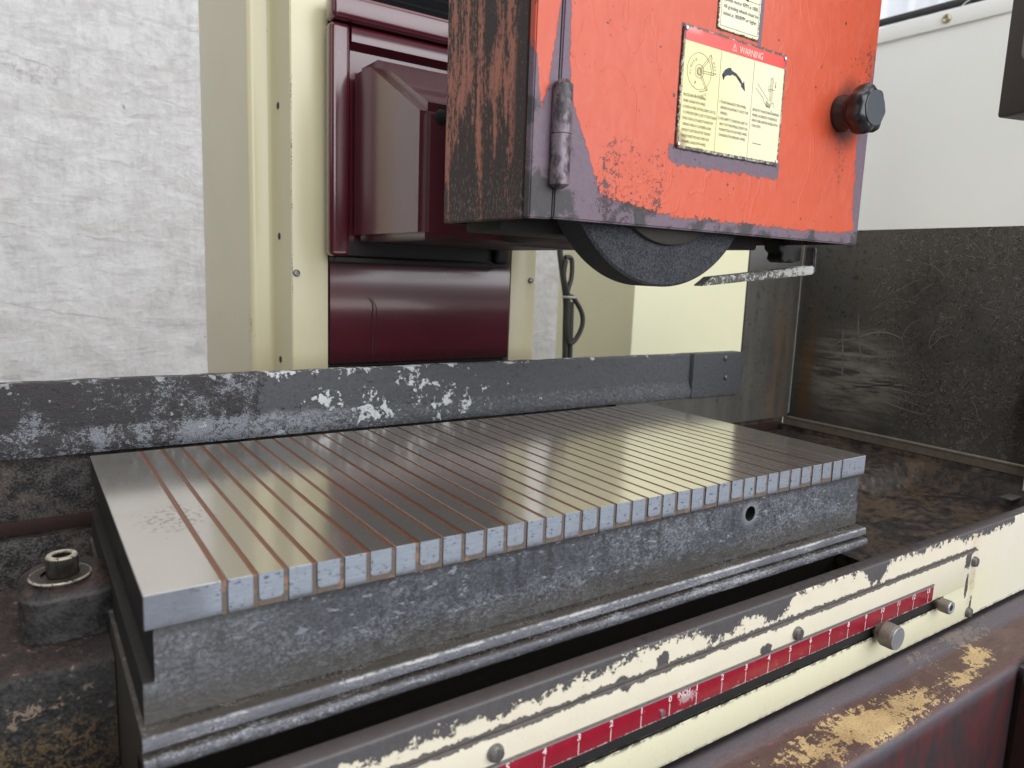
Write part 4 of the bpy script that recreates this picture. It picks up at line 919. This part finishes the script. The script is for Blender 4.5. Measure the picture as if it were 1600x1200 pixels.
q.prism(prU, 'y', 0, CW); mS = bpy.data.meshes.new('pole'); q.bm.to_mesh(mS); q.bm.free(); mS.materials.append(M['pole'])
mB = centred(BW, ZB, M['brass'], 'separator', .0001)
q = MB(); q.box(-w0 / 2, w0 / 2, 0, CW, ZB, -.0143, 0); q.box(-w0 / 2, w0 / 2, .0004, .004, -.0143, -.0118, 0); mU = bpy.data.meshes.new('separator_bridge'); q.bm.to_mesh(mU); q.bm.free(); mU.materials.append(M['brass'])
rj = random.Random(3)
for i in range(NS):
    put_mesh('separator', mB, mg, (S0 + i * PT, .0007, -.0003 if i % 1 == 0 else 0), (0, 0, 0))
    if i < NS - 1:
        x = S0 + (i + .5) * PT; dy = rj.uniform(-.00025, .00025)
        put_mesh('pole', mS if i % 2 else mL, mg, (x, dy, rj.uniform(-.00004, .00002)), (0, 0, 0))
        if i % 2: put_mesh('separator_bridge', mU, mg, (x, .0005, 0), (0, 0, 0))

# ================================================================== machine bed
bd_ = thing('machine_bed', (.4, -.08, -1.0), 'worn maroon machine bed casting with yellow filler showing, below the cream apron', 'machine bed')
pr = [(.30, -.170), (-.050, -.170), (-.0560, -.1668), (-.0600, -.1660), (-.0640, -.1668), (-.0680, -.1720), (-.0720, -.1742), (-.0780, -.1750), (-.1010, -.1760)]
for k_ in range(7):
    a = k_ / 6 * math.pi / 2; pr.append((-.1020 - .009 * math.sin(a), -.1850 + .009 * math.cos(a)))
pr += [(-.1120, -.45), (-.09, -1.0), (.30, -1.0)]
b = MB(); b.extrude_x(pr, -.6, .80, 1); b.build('bed_casting', M['bed'], bd_, None, 50)
b = MB(); b.prism([(.690, -.111), (.7995, -.104), (1.45, -.104), (1.45, -.8), (.690, -.8)], 'z', -1.0, -.17612, .006); b.build('bed_wing', M['bed'], bd_, None, 50)
pr2 = [(.30, -.170), (-.050, -.170), (-.0560, -.1668), (-.0600, -.1660), (-.0640, -.1668), (-.0680, -.1720), (-.0720, -.1742), (-.0780, -.1750), (-.1035, -.1762), (-.1035, -1.0), (.30, -1.0)]
b = MB(); b.extrude_x(pr2, .8001, 1.45, 1); b.build('bed_end', M['bed'], bd_, None, 50)

# ================================================================== control pendant
cp = thing('control_pendant', (.833, .03, .336), 'dark brown control box corner with a grey panel hanging at upper right', 'control box')
b = MB(); b.box(0, .16, -.20, 0, 0, .26, .003); o = b.build('housing', M['pendant'], None); o.parent = cp; cp.rotation_euler = (0, 0, R_(-17))
b = MB(); b.prism(rrect(-.185, -.020, .050, .245, .012), 'x', -.0022, 0, .0008); o = b.build('panel', M['pendant_panel'], None); o.parent = cp

# ================================================================== grit and swarf
bm = bmesh.new(); rg = random.Random(8)
def lump(x, y, z, s):
    q = bmesh.ops.create_icosphere(bm, subdivisions=1, radius=s)['verts']
    for v in q: v.co = Vector((x + v.co.x * rg.uniform(.7, 1.5), y + v.co.y * rg.uniform(.6, 1.2), z + v.co.z * rg.uniform(.4, .9) + s * .2))
for _ in range(520): 
    x = rg.uniform(.01, .59)
    if math.sin(x * 31) + math.sin(x * 77 + 1) + rg.gauss(0, .8) + x * 2.2 > .9: lump(x, -rg.uniform(.0, .0028), -.0655, rg.uniform(.0004, .0011))
for _ in range(420):
    x = rg.uniform(.12, .59); lump(x, -.0078 - rg.uniform(0, .0012), -.0747, rg.uniform(.0004, .0010))
for _ in range(260): lump(*(lambda q: (.6 + .355 * q, rg.uniform(.14, .32), -.099 + .0229 * q))(rg.random()), rg.uniform(.0004, .0014))
for _ in range(200): lump(rg.uniform(-.09, -.008), rg.uniform(.112, .22), -.0785, rg.uniform(.0004, .0012))
o = MB(); o.add(bm); g_ = o.build('grit', M['grit'], None, (.3, 0, -.07)); tag(g_, 'dark grinding grit lying along the table ledges and tray', 'grit', None, 'stuff')
